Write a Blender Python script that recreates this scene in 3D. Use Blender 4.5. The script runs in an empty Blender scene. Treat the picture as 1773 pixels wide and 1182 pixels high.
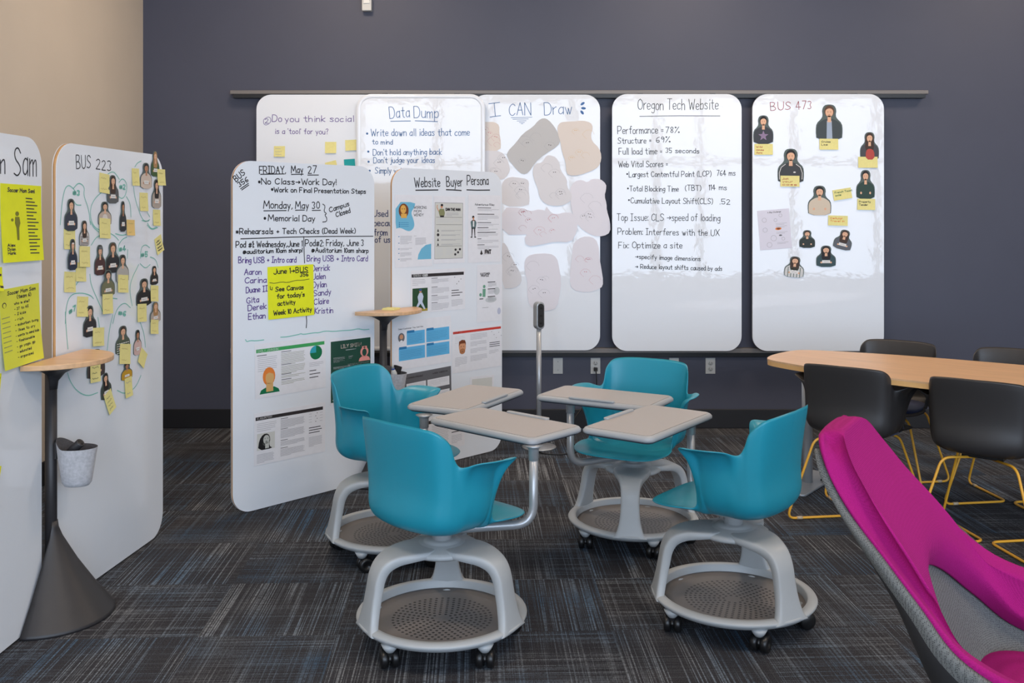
import bpy, math, random
from mathutils import Vector, Matrix
random.seed(7)
PI = math.pi
F = 1660.0; CX = 886.5; HY = 373.0; CAM_H = 1.52     # focal length in pixels of the 1773 px frame, horizon row, eye height
COL = bpy.context.scene.collection

# ------------------------------------------------------------------ materials
def lin(c):
    return tuple(((v/255)/12.92 if v/255 <= .04045 else ((v/255+.055)/1.055)**2.4) for v in c)
_mats = {}
def mat(name, rgb, rough=.5, metal=0, coat=0, noise=0.0, nscale=40, bump=0, bscale=200, spec=.5, emit=0, sheen=0):
    if name in _mats: return _mats[name]
    m = bpy.data.materials.new(name); m.use_nodes = True
    nt = m.node_tree; b = nt.nodes['Principled BSDF']
    c = lin(rgb)
    b.inputs['Base Color'].default_value = (*c, 1)
    b.inputs['Roughness'].default_value = rough
    b.inputs['Metallic'].default_value = metal
    b.inputs['Coat Weight'].default_value = coat
    b.inputs['Coat Roughness'].default_value = .06
    b.inputs['Specular IOR Level'].default_value = spec
    if sheen:
        b.inputs['Sheen Weight'].default_value = sheen
        b.inputs['Sheen Roughness'].default_value = .5
    if emit:
        b.inputs['Emission Color'].default_value = (*c, 1); b.inputs['Emission Strength'].default_value = emit
    if noise or bump:
        tc = nt.nodes.new('ShaderNodeTexCoord')
    if noise:
        n = nt.nodes.new('ShaderNodeTexNoise'); n.inputs['Scale'].default_value = nscale; n.inputs['Detail'].default_value = 4
        nt.links.new(tc.outputs['Object'], n.inputs['Vector'])
        r = nt.nodes.new('ShaderNodeMapRange')
        r.inputs['From Min'].default_value = .3; r.inputs['From Max'].default_value = .7
        r.inputs['To Min'].default_value = 1-noise; r.inputs['To Max'].default_value = 1+noise
        nt.links.new(n.outputs['Fac'], r.inputs['Value'])
        mx = nt.nodes.new('ShaderNodeVectorMath'); mx.operation = 'SCALE'
        mx.inputs[0].default_value = c
        nt.links.new(r.outputs['Result'], mx.inputs['Scale'])
        nt.links.new(mx.outputs['Vector'], b.inputs['Base Color'])
    if bump:
        n = nt.nodes.new('ShaderNodeTexNoise'); n.inputs['Scale'].default_value = bscale; n.inputs['Detail'].default_value = 2
        nt.links.new(tc.outputs['Object'], n.inputs['Vector'])
        bp = nt.nodes.new('ShaderNodeBump'); bp.inputs['Strength'].default_value = bump; bp.inputs['Distance'].default_value = .002
        nt.links.new(n.outputs['Fac'], bp.inputs['Height']); nt.links.new(bp.outputs['Normal'], b.inputs['Normal'])
    _mats[name] = m
    return m

def wood_mat(name, rgb, axis='X'):
    m = mat(name, rgb, rough=.38)
    nt = m.node_tree; b = nt.nodes['Principled BSDF']
    tc = nt.nodes.new('ShaderNodeTexCoord'); mp = nt.nodes.new('ShaderNodeMapping')
    mp.inputs['Scale'].default_value = (2.2, 38, 38) if axis == 'X' else (38, 2.2, 38)
    n = nt.nodes.new('ShaderNodeTexNoise'); n.inputs['Scale'].default_value = 1.6; n.inputs['Detail'].default_value = 5
    cr = nt.nodes.new('ShaderNodeValToRGB')
    c = lin(rgb); d = lin([v*.93 for v in rgb])
    cr.color_ramp.elements[0].position = .35; cr.color_ramp.elements[0].color = (*d, 1)
    cr.color_ramp.elements[1].position = .62; cr.color_ramp.elements[1].color = (*c, 1)
    nt.links.new(tc.outputs['Object'], mp.inputs['Vector']); nt.links.new(mp.outputs['Vector'], n.inputs['Vector'])
    nt.links.new(n.outputs['Fac'], cr.inputs['Fac']); nt.links.new(cr.outputs['Color'], b.inputs['Base Color'])
    return m

def carpet_mat():
    m = bpy.data.materials.new('carpet_tiles'); m.use_nodes = True
    nt = m.node_tree; b = nt.nodes['Principled BSDF']; L = nt.links
    def math_(op, a, bb=None, c=None):
        n = nt.nodes.new('ShaderNodeMath'); n.operation = op
        for i, v in enumerate((a, bb, c)):
            if v is None: continue
            if isinstance(v, (int, float)): n.inputs[i].default_value = v
            else: L.new(v, n.inputs[i])
        return n.outputs[0]
    tc = nt.nodes.new('ShaderNodeTexCoord'); mp = nt.nodes.new('ShaderNodeMapping')
    mp.inputs['Rotation'].default_value = (0, 0, math.radians(-2.2))
    L.new(tc.outputs['Object'], mp.inputs['Vector'])
    sp = nt.nodes.new('ShaderNodeSeparateXYZ'); L.new(mp.outputs['Vector'], sp.inputs[0])
    x, y = sp.outputs[0], sp.outputs[1]
    T = .5
    ix = math_('FLOOR', math_('DIVIDE', x, T)); iy = math_('FLOOR', math_('DIVIDE', y, T))
    par = math_('MODULO', math_('ABSOLUTE', math_('ADD', ix, iy)), 2)
    tid = math_('ADD', math_('MULTIPLY', ix, 7.31), math_('MULTIPLY', iy, 3.77))
    def noise(vx, vy, vz, detail=1.0, rough=.5):
        cb = nt.nodes.new('ShaderNodeCombineXYZ')
        for i, v in enumerate((vx, vy, vz)):
            if isinstance(v, (int, float)): cb.inputs[i].default_value = v
            else: L.new(v, cb.inputs[i])
        n = nt.nodes.new('ShaderNodeTexNoise'); n.inputs['Scale'].default_value = 1; n.inputs['Detail'].default_value = detail
        n.inputs['Roughness'].default_value = rough
        L.new(cb.outputs[0], n.inputs['Vector']); return n.outputs['Fac']
    def streak(across, along):
        a = noise(math_('MULTIPLY', across, 210), math_('MULTIPLY', along, 1.1), tid, 1)
        env = noise(math_('MULTIPLY', across, 11), math_('MULTIPLY', along, 2.0), math_('ADD', tid, 5.5), 1)
        mr = nt.nodes.new('ShaderNodeMapRange'); mr.inputs['From Min'].default_value = .515; mr.inputs['From Max'].default_value = .68
        L.new(math_('ADD', a, math_('MULTIPLY', math_('SUBTRACT', env, .5), .28)), mr.inputs['Value'])
        dash = noise(math_('MULTIPLY', across, 60), math_('MULTIPLY', along, 260), tid, 0)
        dr = nt.nodes.new('ShaderNodeMapRange'); dr.inputs['From Min'].default_value = .35; dr.inputs['From Max'].default_value = .55
        dr.inputs['To Min'].default_value = .25
        L.new(dash, dr.inputs['Value'])
        return math_('MULTIPLY', mr.outputs[0], dr.outputs[0])
    s1 = streak(x, y); s2 = streak(y, x)
    # quarter-turned tiles: the strong streaks run one way, the weak ones the other
    w1 = math_('ADD', math_('MULTIPLY', par, .5), .5)
    w2 = math_('SUBTRACT', .6, math_('MULTIPLY', par, .38))
    st = math_('MINIMUM', math_('ADD', math_('MULTIPLY', s1, w1), math_('MULTIPLY', s2, w2)), 1.0)
    weave = noise(math_('MULTIPLY', x, 330), math_('MULTIPLY', y, 330), 0.0, 0)
    cb = nt.nodes.new('ShaderNodeValToRGB')
    cb.color_ramp.elements[0].position = .3; cb.color_ramp.elements[0].color = (*lin((32, 32, 35)), 1)
    cb.color_ramp.elements[1].position = .75; cb.color_ramp.elements[1].color = (*lin((68, 67, 71)), 1)
    L.new(weave, cb.inputs['Fac'])
    hue = noise(math_('MULTIPLY', x, 2.6), math_('MULTIPLY', y, 2.6), tid, 1)
    cs = nt.nodes.new('ShaderNodeValToRGB')
    e = cs.color_ramp.elements
    e[0].position = .36; e[0].color = (*lin((146, 150, 154)), 1)
    e[1].position = .70; e[1].color = (*lin((78, 112, 142)), 1)
    mid = e.new(.52); mid.color = (*lin((122, 138, 154)), 1)
    L.new(hue, cs.inputs['Fac'])
    mx = nt.nodes.new('ShaderNodeMix'); mx.data_type = 'RGBA'
    L.new(math_('MULTIPLY', st, .78), mx.inputs[0]); L.new(cb.outputs[0], mx.inputs[6]); L.new(cs.outputs[0], mx.inputs[7])
    L.new(mx.outputs[2], b.inputs['Base Color'])
    b.inputs['Roughness'].default_value = .95; b.inputs['Specular IOR Level'].default_value = .15
    bp = nt.nodes.new('ShaderNodeBump'); bp.inputs['Strength'].default_value = .35; bp.inputs['Distance'].default_value = .003
    L.new(math_('ADD', weave, st), bp.inputs['Height']); L.new(bp.outputs[0], b.inputs['Normal'])
    return m

def tray_mat():
    """grey plastic with rings of small dark perforations"""
    m = mat('tray_plastic', (112, 108, 106), rough=.5)
    nt = m.node_tree; b = nt.nodes['Principled BSDF']; L = nt.links
    def mth(op, a, bb=None):
        n = nt.nodes.new('ShaderNodeMath'); n.operation = op
        for i, v in enumerate((a, bb)):
            if v is None: continue
            if isinstance(v, (int, float)): n.inputs[i].default_value = v
            else: L.new(v, n.inputs[i])
        return n.outputs[0]
    tc = nt.nodes.new('ShaderNodeTexCoord'); sp = nt.nodes.new('ShaderNodeSeparateXYZ'); L.new(tc.outputs['Object'], sp.inputs[0])
    x, y = sp.outputs[0], sp.outputs[1]
    r = mth('SQRT', mth('ADD', mth('MULTIPLY', x, x), mth('MULTIPLY', y, y)))
    th = mth('ARCTAN2', y, x)
    P = .0175
    ri = mth('ROUND', mth('DIVIDE', r, P))
    fr = mth('MULTIPLY', mth('SUBTRACT', mth('DIVIDE', r, P), ri), P)
    n = mth('MULTIPLY', ri, 5)
    ta = mth('MULTIPLY', mth('DIVIDE', mth('ADD', th, PI), 2*PI), n)
    ta = mth('ADD', ta, mth('MULTIPLY', ri, .5))
    ft = mth('MULTIPLY', mth('SUBTRACT', mth('FRACT', ta), .5), mth('DIVIDE', mth('MULTIPLY', r, 2*PI), n))
    d = mth('SQRT', mth('ADD', mth('MULTIPLY', fr, fr), mth('MULTIPLY', ft, ft)))
    hole = mth('MULTIPLY', mth('LESS_THAN', d, .0052), mth('MULTIPLY', mth('LESS_THAN', r, .185), mth('GREATER_THAN', r, .024)))
    mx = nt.nodes.new('ShaderNodeMix'); mx.data_type = 'RGBA'
    L.new(hole, mx.inputs[0]); mx.inputs[6].default_value = (*lin((112, 108, 106)), 1); mx.inputs[7].default_value = (*lin((38, 36, 36)), 1)
    L.new(mx.outputs[2], b.inputs['Base Color'])
    return m

def weave_mat(name, c0, c1, scale=420, rough=.8):
    m = mat(name, c0, rough=rough, spec=.2)
    nt = m.node_tree; b = nt.nodes['Principled BSDF']
    tc = nt.nodes.new('ShaderNodeTexCoord'); v = nt.nodes.new('ShaderNodeTexVoronoi'); v.inputs['Scale'].default_value = scale
    v.inputs['Randomness'].default_value = .35
    cr = nt.nodes.new('ShaderNodeValToRGB')
    cr.color_ramp.elements[0].position = .15; cr.color_ramp.elements[0].color = (*lin(c0), 1)
    cr.color_ramp.elements[1].position = .5; cr.color_ramp.elements[1].color = (*lin(c1), 1)
    nt.links.new(tc.outputs['Object'], v.inputs['Vector']); nt.links.new(v.outputs['Distance'], cr.inputs['Fac'])
    nt.links.new(cr.outputs['Color'], b.inputs['Base Color'])
    bp = nt.nodes.new('ShaderNodeBump'); bp.inputs['Strength'].default_value = .4; bp.inputs['Distance'].default_value = .0015
    nt.links.new(v.outputs['Distance'], bp.inputs['Height']); nt.links.new(bp.outputs[0], b.inputs['Normal'])
    return m

# ------------------------------------------------------------------ mesh collector
class MB:
    def __init__(s): s.v = []; s.f = []; s.m = []; s.mats = []; s.sm = []
    def mi(s, m):
        if m not in s.mats: s.mats.append(m)
        return s.mats.index(m)
    def add(s, vs, fs, m, smooth=False):
        o = len(s.v); k = s.mi(m)
        s.v += [tuple(p) for p in vs]
        for f in fs:
            s.f.append([i+o for i in f]); s.m.append(k); s.sm.append(smooth)
        return s
    def box(s, a, b, m):
        x0, y0, z0 = a; x1, y1, z1 = b
        vs = [(x0,y0,z0),(x1,y0,z0),(x1,y1,z0),(x0,y1,z0),(x0,y0,z1),(x1,y0,z1),(x1,y1,z1),(x0,y1,z1)]
        return s.add(vs, [(3,2,1,0),(4,5,6,7),(0,1,5,4),(1,2,6,5),(2,3,7,6),(3,0,4,7)], m)
    def loft(s, rings, m, caps=True, closed=True, smooth=True):
        n = len(rings[0]); vs = [p for r in rings for p in r]; fs = []
        for i in range(len(rings)-1):
            for j in range(n if closed else n-1):
                k = (j+1) % n
                fs.append((i*n+j, i*n+k, (i+1)*n+k, (i+1)*n+j))
        s.add(vs, fs, m, smooth)
        if caps:
            o = len(s.v)-len(vs); k = s.mi(m)
            s.f.append([o+j for j in range(n)][::-1]); s.m.append(k); s.sm.append(False)
            s.f.append([o+(len(rings)-1)*n+j for j in range(n)]); s.m.append(k); s.sm.append(False)
        return s
    def lathe(s, prof, m, n=48, c=(0,0,0), smooth=True, a0=0, a1=2*PI):
        full = abs(a1-a0-2*PI) < 1e-6
        k = n if full else n+1
        rings = [[(c[0]+r*math.cos(a0+(a1-a0)*j/n), c[1]+r*math.sin(a0+(a1-a0)*j/n), c[2]+z) for j in range(k)] for r, z in prof]
        return s.loft(rings, m, caps=False, closed=full, smooth=smooth)
    def tube(s, pts, r, m, n=12, caps=True):
        P = [Vector(p) for p in pts]; rings = []; up = None
        for i, p in enumerate(P):
            t = (P[min(i+1, len(P)-1)]-P[max(i-1, 0)]).normalized()
            if up is None:
                up = t.orthogonal().normalized()
            else:
                up = (up - t*up.dot(t)).normalized()
            w = t.cross(up); rr = r[i] if isinstance(r, (list, tuple)) else r
            rings.append([p + (up*math.cos(2*PI*j/n)+w*math.sin(2*PI*j/n))*rr for j in range(n)])
        return s.loft(rings, m, caps=caps)
    def prism(s, pts, z0, z1, m, smooth=False):
        """polygon in xy extruded in z"""
        if area(pts) < 0: pts = pts[::-1]
        n = len(pts)
        vs = [(x, y, z0) for x, y in pts]+[(x, y, z1) for x, y in pts]
        fs = [tuple(range(n))[::-1], tuple(range(n, 2*n))]
        s.add(vs, fs, m); o = len(s.v)-2*n; k = s.mi(m)
        for j in range(n):
            q = (j+1) % n
            s.f.append([o+j, o+q, o+n+q, o+n+j]); s.m.append(k); s.sm.append(smooth)
        return s
    # flat artwork helpers: everything in local xy, z is the layer height
    def poly(s, pts, z, m):
        if area(pts) < 0: pts = pts[::-1]
        return s.add([(x, y, z) for x, y in pts], [tuple(range(len(pts)))], m)
    def rect(s, x0, y0, x1, y1, z, m): return s.poly([(x0,y0),(x1,y0),(x1,y1),(x0,y1)], z, m)
    def ell(s, cx, cy, rx, ry, z, m, n=18, rot=0):
        c, d = math.cos(rot), math.sin(rot)
        return s.poly([(cx+rx*math.cos(2*PI*i/n)*c-ry*math.sin(2*PI*i/n)*d, cy+rx*math.cos(2*PI*i/n)*d+ry*math.sin(2*PI*i/n)*c) for i in range(n)], z, m)
    def stroke(s, pts, w, z, m):
        P = [Vector((p[0], p[1])) for p in pts]
        P = [p for i, p in enumerate(P) if i == 0 or (p-P[i-1]).length > 1e-6]
        if len(P) < 2:
            p = P[0]; return s.rect(p.x-w/2, p.y-w/2, p.x+w/2, p.y+w/2, z, m)
        for i in range(1, len(P)-1):        # a sharp corner starts a new ribbon
            if (P[i]-P[i-1]).angle(P[i+1]-P[i]) > .9:
                s.stroke(P[:i+1], w, z, m); return s.stroke(P[i:], w, z, m)
        L_, R_ = [], []
        for i, p in enumerate(P):
            t = (P[min(i+1, len(P)-1)]-P[max(i-1, 0)])
            if t.length < 1e-9: t = P[i]-P[i-1]
            t.normalize(); n = Vector((-t.y, t.x))*w/2
            q = p.copy()
            if i == 0: q = p-t*w*.3
            if i == len(P)-1: q = p+t*w*.3
            L_.append(q+n); R_.append(q-n)
        n = len(P)
        vs = [(p.x, p.y, z) for p in L_]+[(p.x, p.y, z) for p in R_]
        return s.add(vs, [(n+i, n+i+1, i+1, i) for i in range(n-1)], m)
    def build(s, name, parent=None, matrix=None, loc=None, mods=()):
        me = bpy.data.meshes.new(name); me.from_pydata(s.v, [], s.f)
        for m in s.mats: me.materials.append(m)
        me.polygons.foreach_set('material_index', s.m); me.polygons.foreach_set('use_smooth', s.sm)
        me.update()
        o = bpy.data.objects.new(name, me); COL.objects.link(o)
        if parent is not None: o.parent = parent
        if matrix is not None: o.matrix_basis = matrix
        if loc is not None: o.location = loc
        for k, kw in mods:
            md = o.modifiers.new(k.lower(), k)
            for a, b in kw.items(): setattr(md, a, b)
        return o
BEV = lambda w, n=3: ('BEVEL', dict(width=w, segments=n, limit_method='ANGLE', angle_limit=math.radians(40)))
def area(p): return sum(p[i][0]*p[(i+1) % len(p)][1]-p[(i+1) % len(p)][0]*p[i][1] for i in range(len(p)))/2
def chaikin(p, k=2, closed=False):
    for _ in range(k):
        q = [] if closed else [p[0]]
        n = len(p)
        for i in range(n if closed else n-1):
            a, b = p[i], p[(i+1) % n]
            q.append(tuple(a[j]*.75+b[j]*.25 for j in range(len(a)))); q.append(tuple(a[j]*.25+b[j]*.75 for j in range(len(a))))
        if not closed: q.append(p[-1])
        p = q
    return p
def fillet(pts, r, k=6):
    P = [Vector(p) for p in pts]; out = [P[0]]
    for i in range(1, len(P)-1):
        a, b, c = P[i-1], P[i], P[i+1]
        rr = min(r, (a-b).length*.48, (c-b).length*.48)
        p0 = b+(a-b).normalized()*rr; p1 = b+(c-b).normalized()*rr
        for t in range(k+1):
            u = t/k; out.append(p0*(1-u)**2+b*2*u*(1-u)+p1*u*u)
    out.append(P[-1]); return out
def rrect(x0, y0, x1, y1, r, k=8):
    out = []
    for cx, cy, a in ((x1-r, y1-r, 0), (x0+r, y1-r, 90), (x0+r, y0+r, 180), (x1-r, y0+r, 270)):
        for i in range(k+1):
            t = math.radians(a+90*i/k); out.append((cx+r*math.cos(t), cy+r*math.sin(t)))
    return out
def tag(o, label=None, cat=None, group=None, kind=None):
    if label: o['label'] = label
    if cat: o['category'] = cat
    if group: o['group'] = group
    if kind: o['kind'] = kind
    return o
def empty(name, loc, rz=0, label=None, cat=None, group=None):
    o = bpy.data.objects.new(name, None); COL.objects.link(o); o.location = loc; o.rotation_euler = (0, 0, rz)
    o.empty_display_size = .1
    return tag(o, label, cat, group)
def copy_tree(o, parent=None):
    c = o.copy(); COL.objects.link(c)
    if parent is not None: c.parent = parent; c.matrix_parent_inverse = o.matrix_parent_inverse.copy()
    for ch in [x for x in bpy.data.objects if x.parent == o]: copy_tree(ch, c)
    return c

# ------------------------------------------------------------------ a single-stroke hand
G = {'A':'0e3o6e|1i5i','B':'0e0o|~0o4o5m3j0j|~0j4j6g4e0e','C':'~6m4o1m0j1f4e6g','D':'0e0o|~0o4o6l6h4e0e','E':'5o0o0e5e|0j4j','F':'5o0o0e|0j4j',
'G':'~6m4o1m0j1f4e6f6i4i','H':'0e0o|6e6o|0j6j','I':'0o4o|2o2e|0e4e','J':'~5o5g3e1e0g','K':'0e0o|5o0j5e','L':'0o0e5e','M':'0e1o4h7o8e','N':'0e0o6e6o',
'O':'~3o0m0g3e6g6m3o','P':'0e0o|~0o5o6l4i0i','Q':'~3o0m0g3e6g6m3o|4g6d','R':'0e0o|~0o5o6l4i0i|3i6e','S':'~6m4o1n1k5i6g3e0f','T':'0o6o|3o3e',
'U':'~0o0g2e4e6g6o','V':'0o3e6o','W':'0o2e4l6e8o','X':'0o6e|6o0e','Y':'0o3j6o|3j3e','Z':'0o6o0e6e',
'a':'~4j2k0i0f2e4g|4k4e','b':'0o0e|~0i2k4j4f2e0f','c':'~4j2k0i0f2e4f','d':'4o4e|~4j2k0i0f2e4f','e':'~0h4h4j2k0j0f2e4f','f':'~4n3o2n2e|0k4k',
'g':'~4j2k0i0g2f4g|~4k4d3b1b0c','h':'0o0e|~0i2k4j4e','i':'1k1e|1m1n','j':'~2k2c1b0b|2m2n','k':'0o0e|4k0h4e','l':'1o1e','m':'0k0e|~0i2k3j3e|~3i5k6j6e',
'n':'0k0e|~0i2k4j4e','o':'~2k0j0f2e4f4j2k','p':'0k0b|~0i2k4j4f2e0f','q':'4k4b|~4j2k0i0f2e4f','r':'0k0e|~0i2k3k','s':'~4j2k0j1i3h4f2e0f','t':'~2n2f3e4e|0k4k',
'u':'~0k0f2e4f|4k4e','v':'0k2e4k','w':'0k2e3j4e6k','x':'0k4e|4k0e','y':'0k2f|4k1b','z':'0k4k0e4e',
'0':'~2o0m0g2e4g4m2o','1':'0m1o1e','2':'~0m2o4m3j0e|0e4e','3':'~0n2o4m2j4g2e0f','4':'3e3o0h5h','5':'4o0o0j|~0j3k4h3e0f','6':'~4n1m0h1e3e4g3i0h',
'7':'0o4o1e','8':'~2o0m2j4g2e0g2j4m2o','9':'~4l2j0l2o4m4j3e','.':'0e0f','!':'0o0h|0e0f','?':'~0m2o4m2j2h|2e2f',':':'0e0f|0j0k','-':'0i3i',
',':'1f0d','+':'0i4i|2k2g','=':'0h3h|0j3j','%':'5o0e|~1o0n1m2n1o|~5g4f5e6f5g','(':'~2o0l0g2d',')':'~0o2l2g0d',"'":'0o0m','/':'0d4o','#':'1e2l|3e4l|0g5g|0j5j',
'>':'0i6i|4k6i4g','*':'0j4g|0g4j|2k2f','~':'0i1i','@':'~5g2e0g1l4l6j5g4h4j2j2g4h','{':'~2o1n1k0j1i1f2e','}':'~0o2n2k4j2i2f0d','|':'0d0o'}
_gl = {}
def glyph(ch):
    if ch not in _gl:
        st = []; w = 0
        for seg in G.get(ch, '').split('|'):
            if not seg: continue
            sm = seg[0] == '~' and len(seg) > 3; q = seg[1:] if sm else seg
            if ch == '~': q = seg
            p = [(int(q[i])/10, (ord(q[i+1])-ord('e'))/10) for i in range(0, len(q)-1, 2)]
            w = max([w]+[a[0] for a in p])
            st.append(chaikin(p, 2) if sm else p)
        _gl[ch] = (st, w)
    return _gl[ch]
def text_strokes(s, jit=.03):
    x = 0; out = []; rnd = random.Random(hash(len(s)*31+sum(map(ord, s))))
    for ch in s:
        if ch == ' ': x += .38; continue
        st, w = glyph(ch)
        dy = rnd.uniform(-jit, jit); sk = rnd.uniform(-jit, jit); sc = 1+rnd.uniform(-jit, jit)
        for p in st: out.append([(x+a*sc+b*sk, b*sc+dy) for a, b in p])
        x += w+.17
    return out, max(x-.17, .1)
def put_text(mb, s, p0, p1, h, w, z, m, jit=.03):
    """text s on the baseline p0 -> p1 (local xy), cap height h, pen width w"""
    st, W = text_strokes(s, jit); p0 = Vector(p0[:2]); p1 = Vector(p1[:2]); d = (p1-p0)
    ex = d/W; up = Vector((-d.y, d.x)).normalized()*h
    for p in st: mb.stroke([p0+ex*a+up*b for a, b in p], w, z, m)

# ------------------------------------------------------------------ an upright flat face seen by the camera
class Face:
    def __init__(s, a, b):
        """a, b: (x, y) of the left and right edge of the face as seen from the room"""
        s.P = Vector((a[0], a[1], 0)); d = Vector((b[0]-a[0], b[1]-a[1], 0)); s.W = d.length
        s.U = d.normalized(); s.N = s.U.cross(Vector((0, 0, 1)))
        s.M = Matrix(((s.U.x, 0, s.N.x, a[0]), (s.U.y, 0, s.N.y, a[1]), (0, 1, 0, 0), (0, 0, 0, 1)))
        s.rx, s.ry, s.s = 0, 0, 1
    def crop(s, rx, ry, sc): s.rx, s.ry, s.s = rx, ry, sc; return s
    def __call__(s, cx, cy):
        """a point read off the photograph -> (u, v) on this face"""
        px, py = s.rx+cx/s.s, s.ry+cy/s.s
        d = Vector(((px-CX)/F, 1, -(py-HY)/F)); c = Vector((0, 0, CAM_H))
        t = (s.P-c).dot(s.N)/d.dot(s.N); p = c+d*t
        return ((p-s.P).dot(s.U), p.z)
    def place(s, u, v, z, rot=0): return s.M @ Matrix.Translation((u, v, z)) @ Matrix.Rotation(rot, 4, 'Z')
    def text(s, mb, t, a, b, h, w, m, z=.0007, jit=.03):
        if hasattr(mb, 'new'): mb = mb.new('handwriting')
        p0 = s(*a); p1 = s(*b); hh = s(a[0], a[1]-h)[1]-p0[1]
        put_text(mb, t, p0, p1, hh, w, z, m, jit)
    def line(s, mb, pts, w, m, z=.0007, smooth=0):
        if hasattr(mb, 'new'): mb = mb.new('pen_line')
        q = [s(*p) for p in pts]
        mb.stroke(chaikin(q, smooth) if smooth else q, w, z, m)

def at(px, py, z=0.0):
    """the point at height z seen at a photograph pixel"""
    Y = F*(CAM_H-z)/(py-HY); return Vector(((px-CX)/F*Y, Y, z))
# ------------------------------------------------------------------ shared materials
M_board = mat('whiteboard_enamel', (226, 231, 237), rough=.35, coat=1.0, spec=.08)
_n = _mats['whiteboard_enamel'].node_tree; _b = _n.nodes['Principled BSDF']
_b.inputs['Coat Roughness'].default_value = .03; _b.inputs['Coat IOR'].default_value = 1.45
_t = _n.nodes.new('ShaderNodeTexCoord'); _q = _n.nodes.new('ShaderNodeTexNoise'); _q.inputs['Scale'].default_value = 9; _q.inputs['Detail'].default_value = 3
_n.links.new(_t.outputs['Object'], _q.inputs['Vector'])
_p = _n.nodes.new('ShaderNodeBump'); _p.inputs['Strength'].default_value = .035; _p.inputs['Distance'].default_value = .02
_n.links.new(_q.outputs['Fac'], _p.inputs['Height']); _n.links.new(_p.outputs['Normal'], _b.inputs['Coat Normal'])
M_ply = wood_mat('ply_edge', (206, 158, 104), 'Y')
M_oak = wood_mat('oak_laminate', (216, 174, 132), 'X')
M_charcoal = mat('charcoal_powder_coat', (44, 43, 45), rough=.45, noise=.05, nscale=25)
M_black = mat('black_plastic', (20, 20, 21), rough=.35)
M_rail = mat('rail_aluminium', (118, 113, 109), rough=.42, metal=.1)
M_paper = mat('white_paper', (226, 226, 230), rough=.6, noise=.02, nscale=30)
M_plate = mat('outlet_plastic', (196, 196, 192), rough=.4)
M_silver = mat('silver_paint', (170, 173, 176), rough=.33, metal=.45)
def ink(name, rgb): return mat(name, rgb, rough=.5, spec=.3)
I_black = ink('black_marker', (38, 38, 42)); I_purple = ink('purple_marker', (92, 66, 140)); I_blue = ink('blue_marker', (66, 106, 158))
I_navy = ink('navy_marker', (62, 78, 128)); I_teal = ink('teal_marker', (124, 192, 178)); I_red = ink('red_marker', (150, 50, 60)); I_grey = ink('grey_print', (160, 160, 166))
I_green = ink('green_marker', (70, 110, 70)); I_dark = ink('dark_print', (52, 48, 50)); I_white = ink('white_print', (230, 230, 230))
M_sticky = mat('yellow_sticky_note', (226, 217, 142), rough=.7, noise=.03, nscale=60)
M_neon = mat('neon_yellow_paper', (226, 230, 22), rough=.65, noise=.03, nscale=20)
M_neon2 = mat('pale_neon_paper', (214, 216, 64), rough=.65, noise=.03, nscale=20)

# ------------------------------------------------------------------ the room
XL, XR, YB, YF, ZC = -2.64, 7.2, 6.86, -3.0, 3.9
def struct(name, mb, **k): return tag(mb.build(name, **k), kind='structure')
m_navy = mat('navy_wall_paint', (67, 69, 84), rough=.55, noise=.03, nscale=3, bump=.05, bscale=400)
m_beige = mat('beige_wall_paint', (196, 184, 168), rough=.7, noise=.02, nscale=3, bump=.05, bscale=400)
m_ceil = mat('ceiling_paint', (206, 202, 196), rough=.85, noise=.03, nscale=60)
m_base = mat('black_rubber_base', (30, 29, 31), rough=.35)
m_frame = mat('window_frame_metal', (88, 88, 90), rough=.4, metal=.3)
struct('floor', MB().box((XL, YF, -.1), (XR, YB, 0), carpet_mat()))
struct('ceiling', MB().box((XL, YF, ZC), (XR, YB, ZC+.12), m_ceil))
struct('wall_back', MB().box((XL-.1, YB, 0), (XR+.1, YB+.12, ZC), m_navy))
struct('wall_left', MB().box((XL-.12, YF, 0), (XL, YB, ZC), m_beige))
struct('wall_right', MB().box((XR, YF, 0), (XR+.12, YB, ZC), m_beige))
struct('baseboard_back', MB().box((XL+.012, YB-.012, 0), (XR, YB, .137), m_base), mods=[BEV(.004, 2)])
struct('baseboard_left', MB().box((XL, YF, 0), (XL+.012, YB, .137), m_base), mods=[BEV(.004, 2)])
# the window wall behind the camera (seen only mirrored in the whiteboards)
SILL, HEAD = .45, 3.55
wf = MB(); wf.box((XL, YF-.12, 0), (XR, YF, SILL), m_beige); wf.box((XL, YF-.12, HEAD), (XR, YF, ZC), m_beige)
struct('wall_front', wf)
mull = [-2.62, -1.3, -.4, 1.05, 2.5, 3.25, 4.85, 6.3, 7.18]
for i in range(len(mull)-1):
    x0, x1 = mull[i], mull[i+1]; w = MB(); y0, y1 = YF-.09, YF-.02
    for a, b in (((x0-.0, y0, SILL), (x0+.06, y1, HEAD)), ((x1-.06, y0, SILL), (x1, y1, HEAD)), ((x0, y0, SILL), (x1, y1, SILL+.06)),
                 ((x0, y0, HEAD-.06), (x1, y1, HEAD)), ((x0, y0, 2.40), (x1, y1, 2.48))): w.box(a, b, m_frame)
    struct('window_%d' % (i+1), w)

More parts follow.
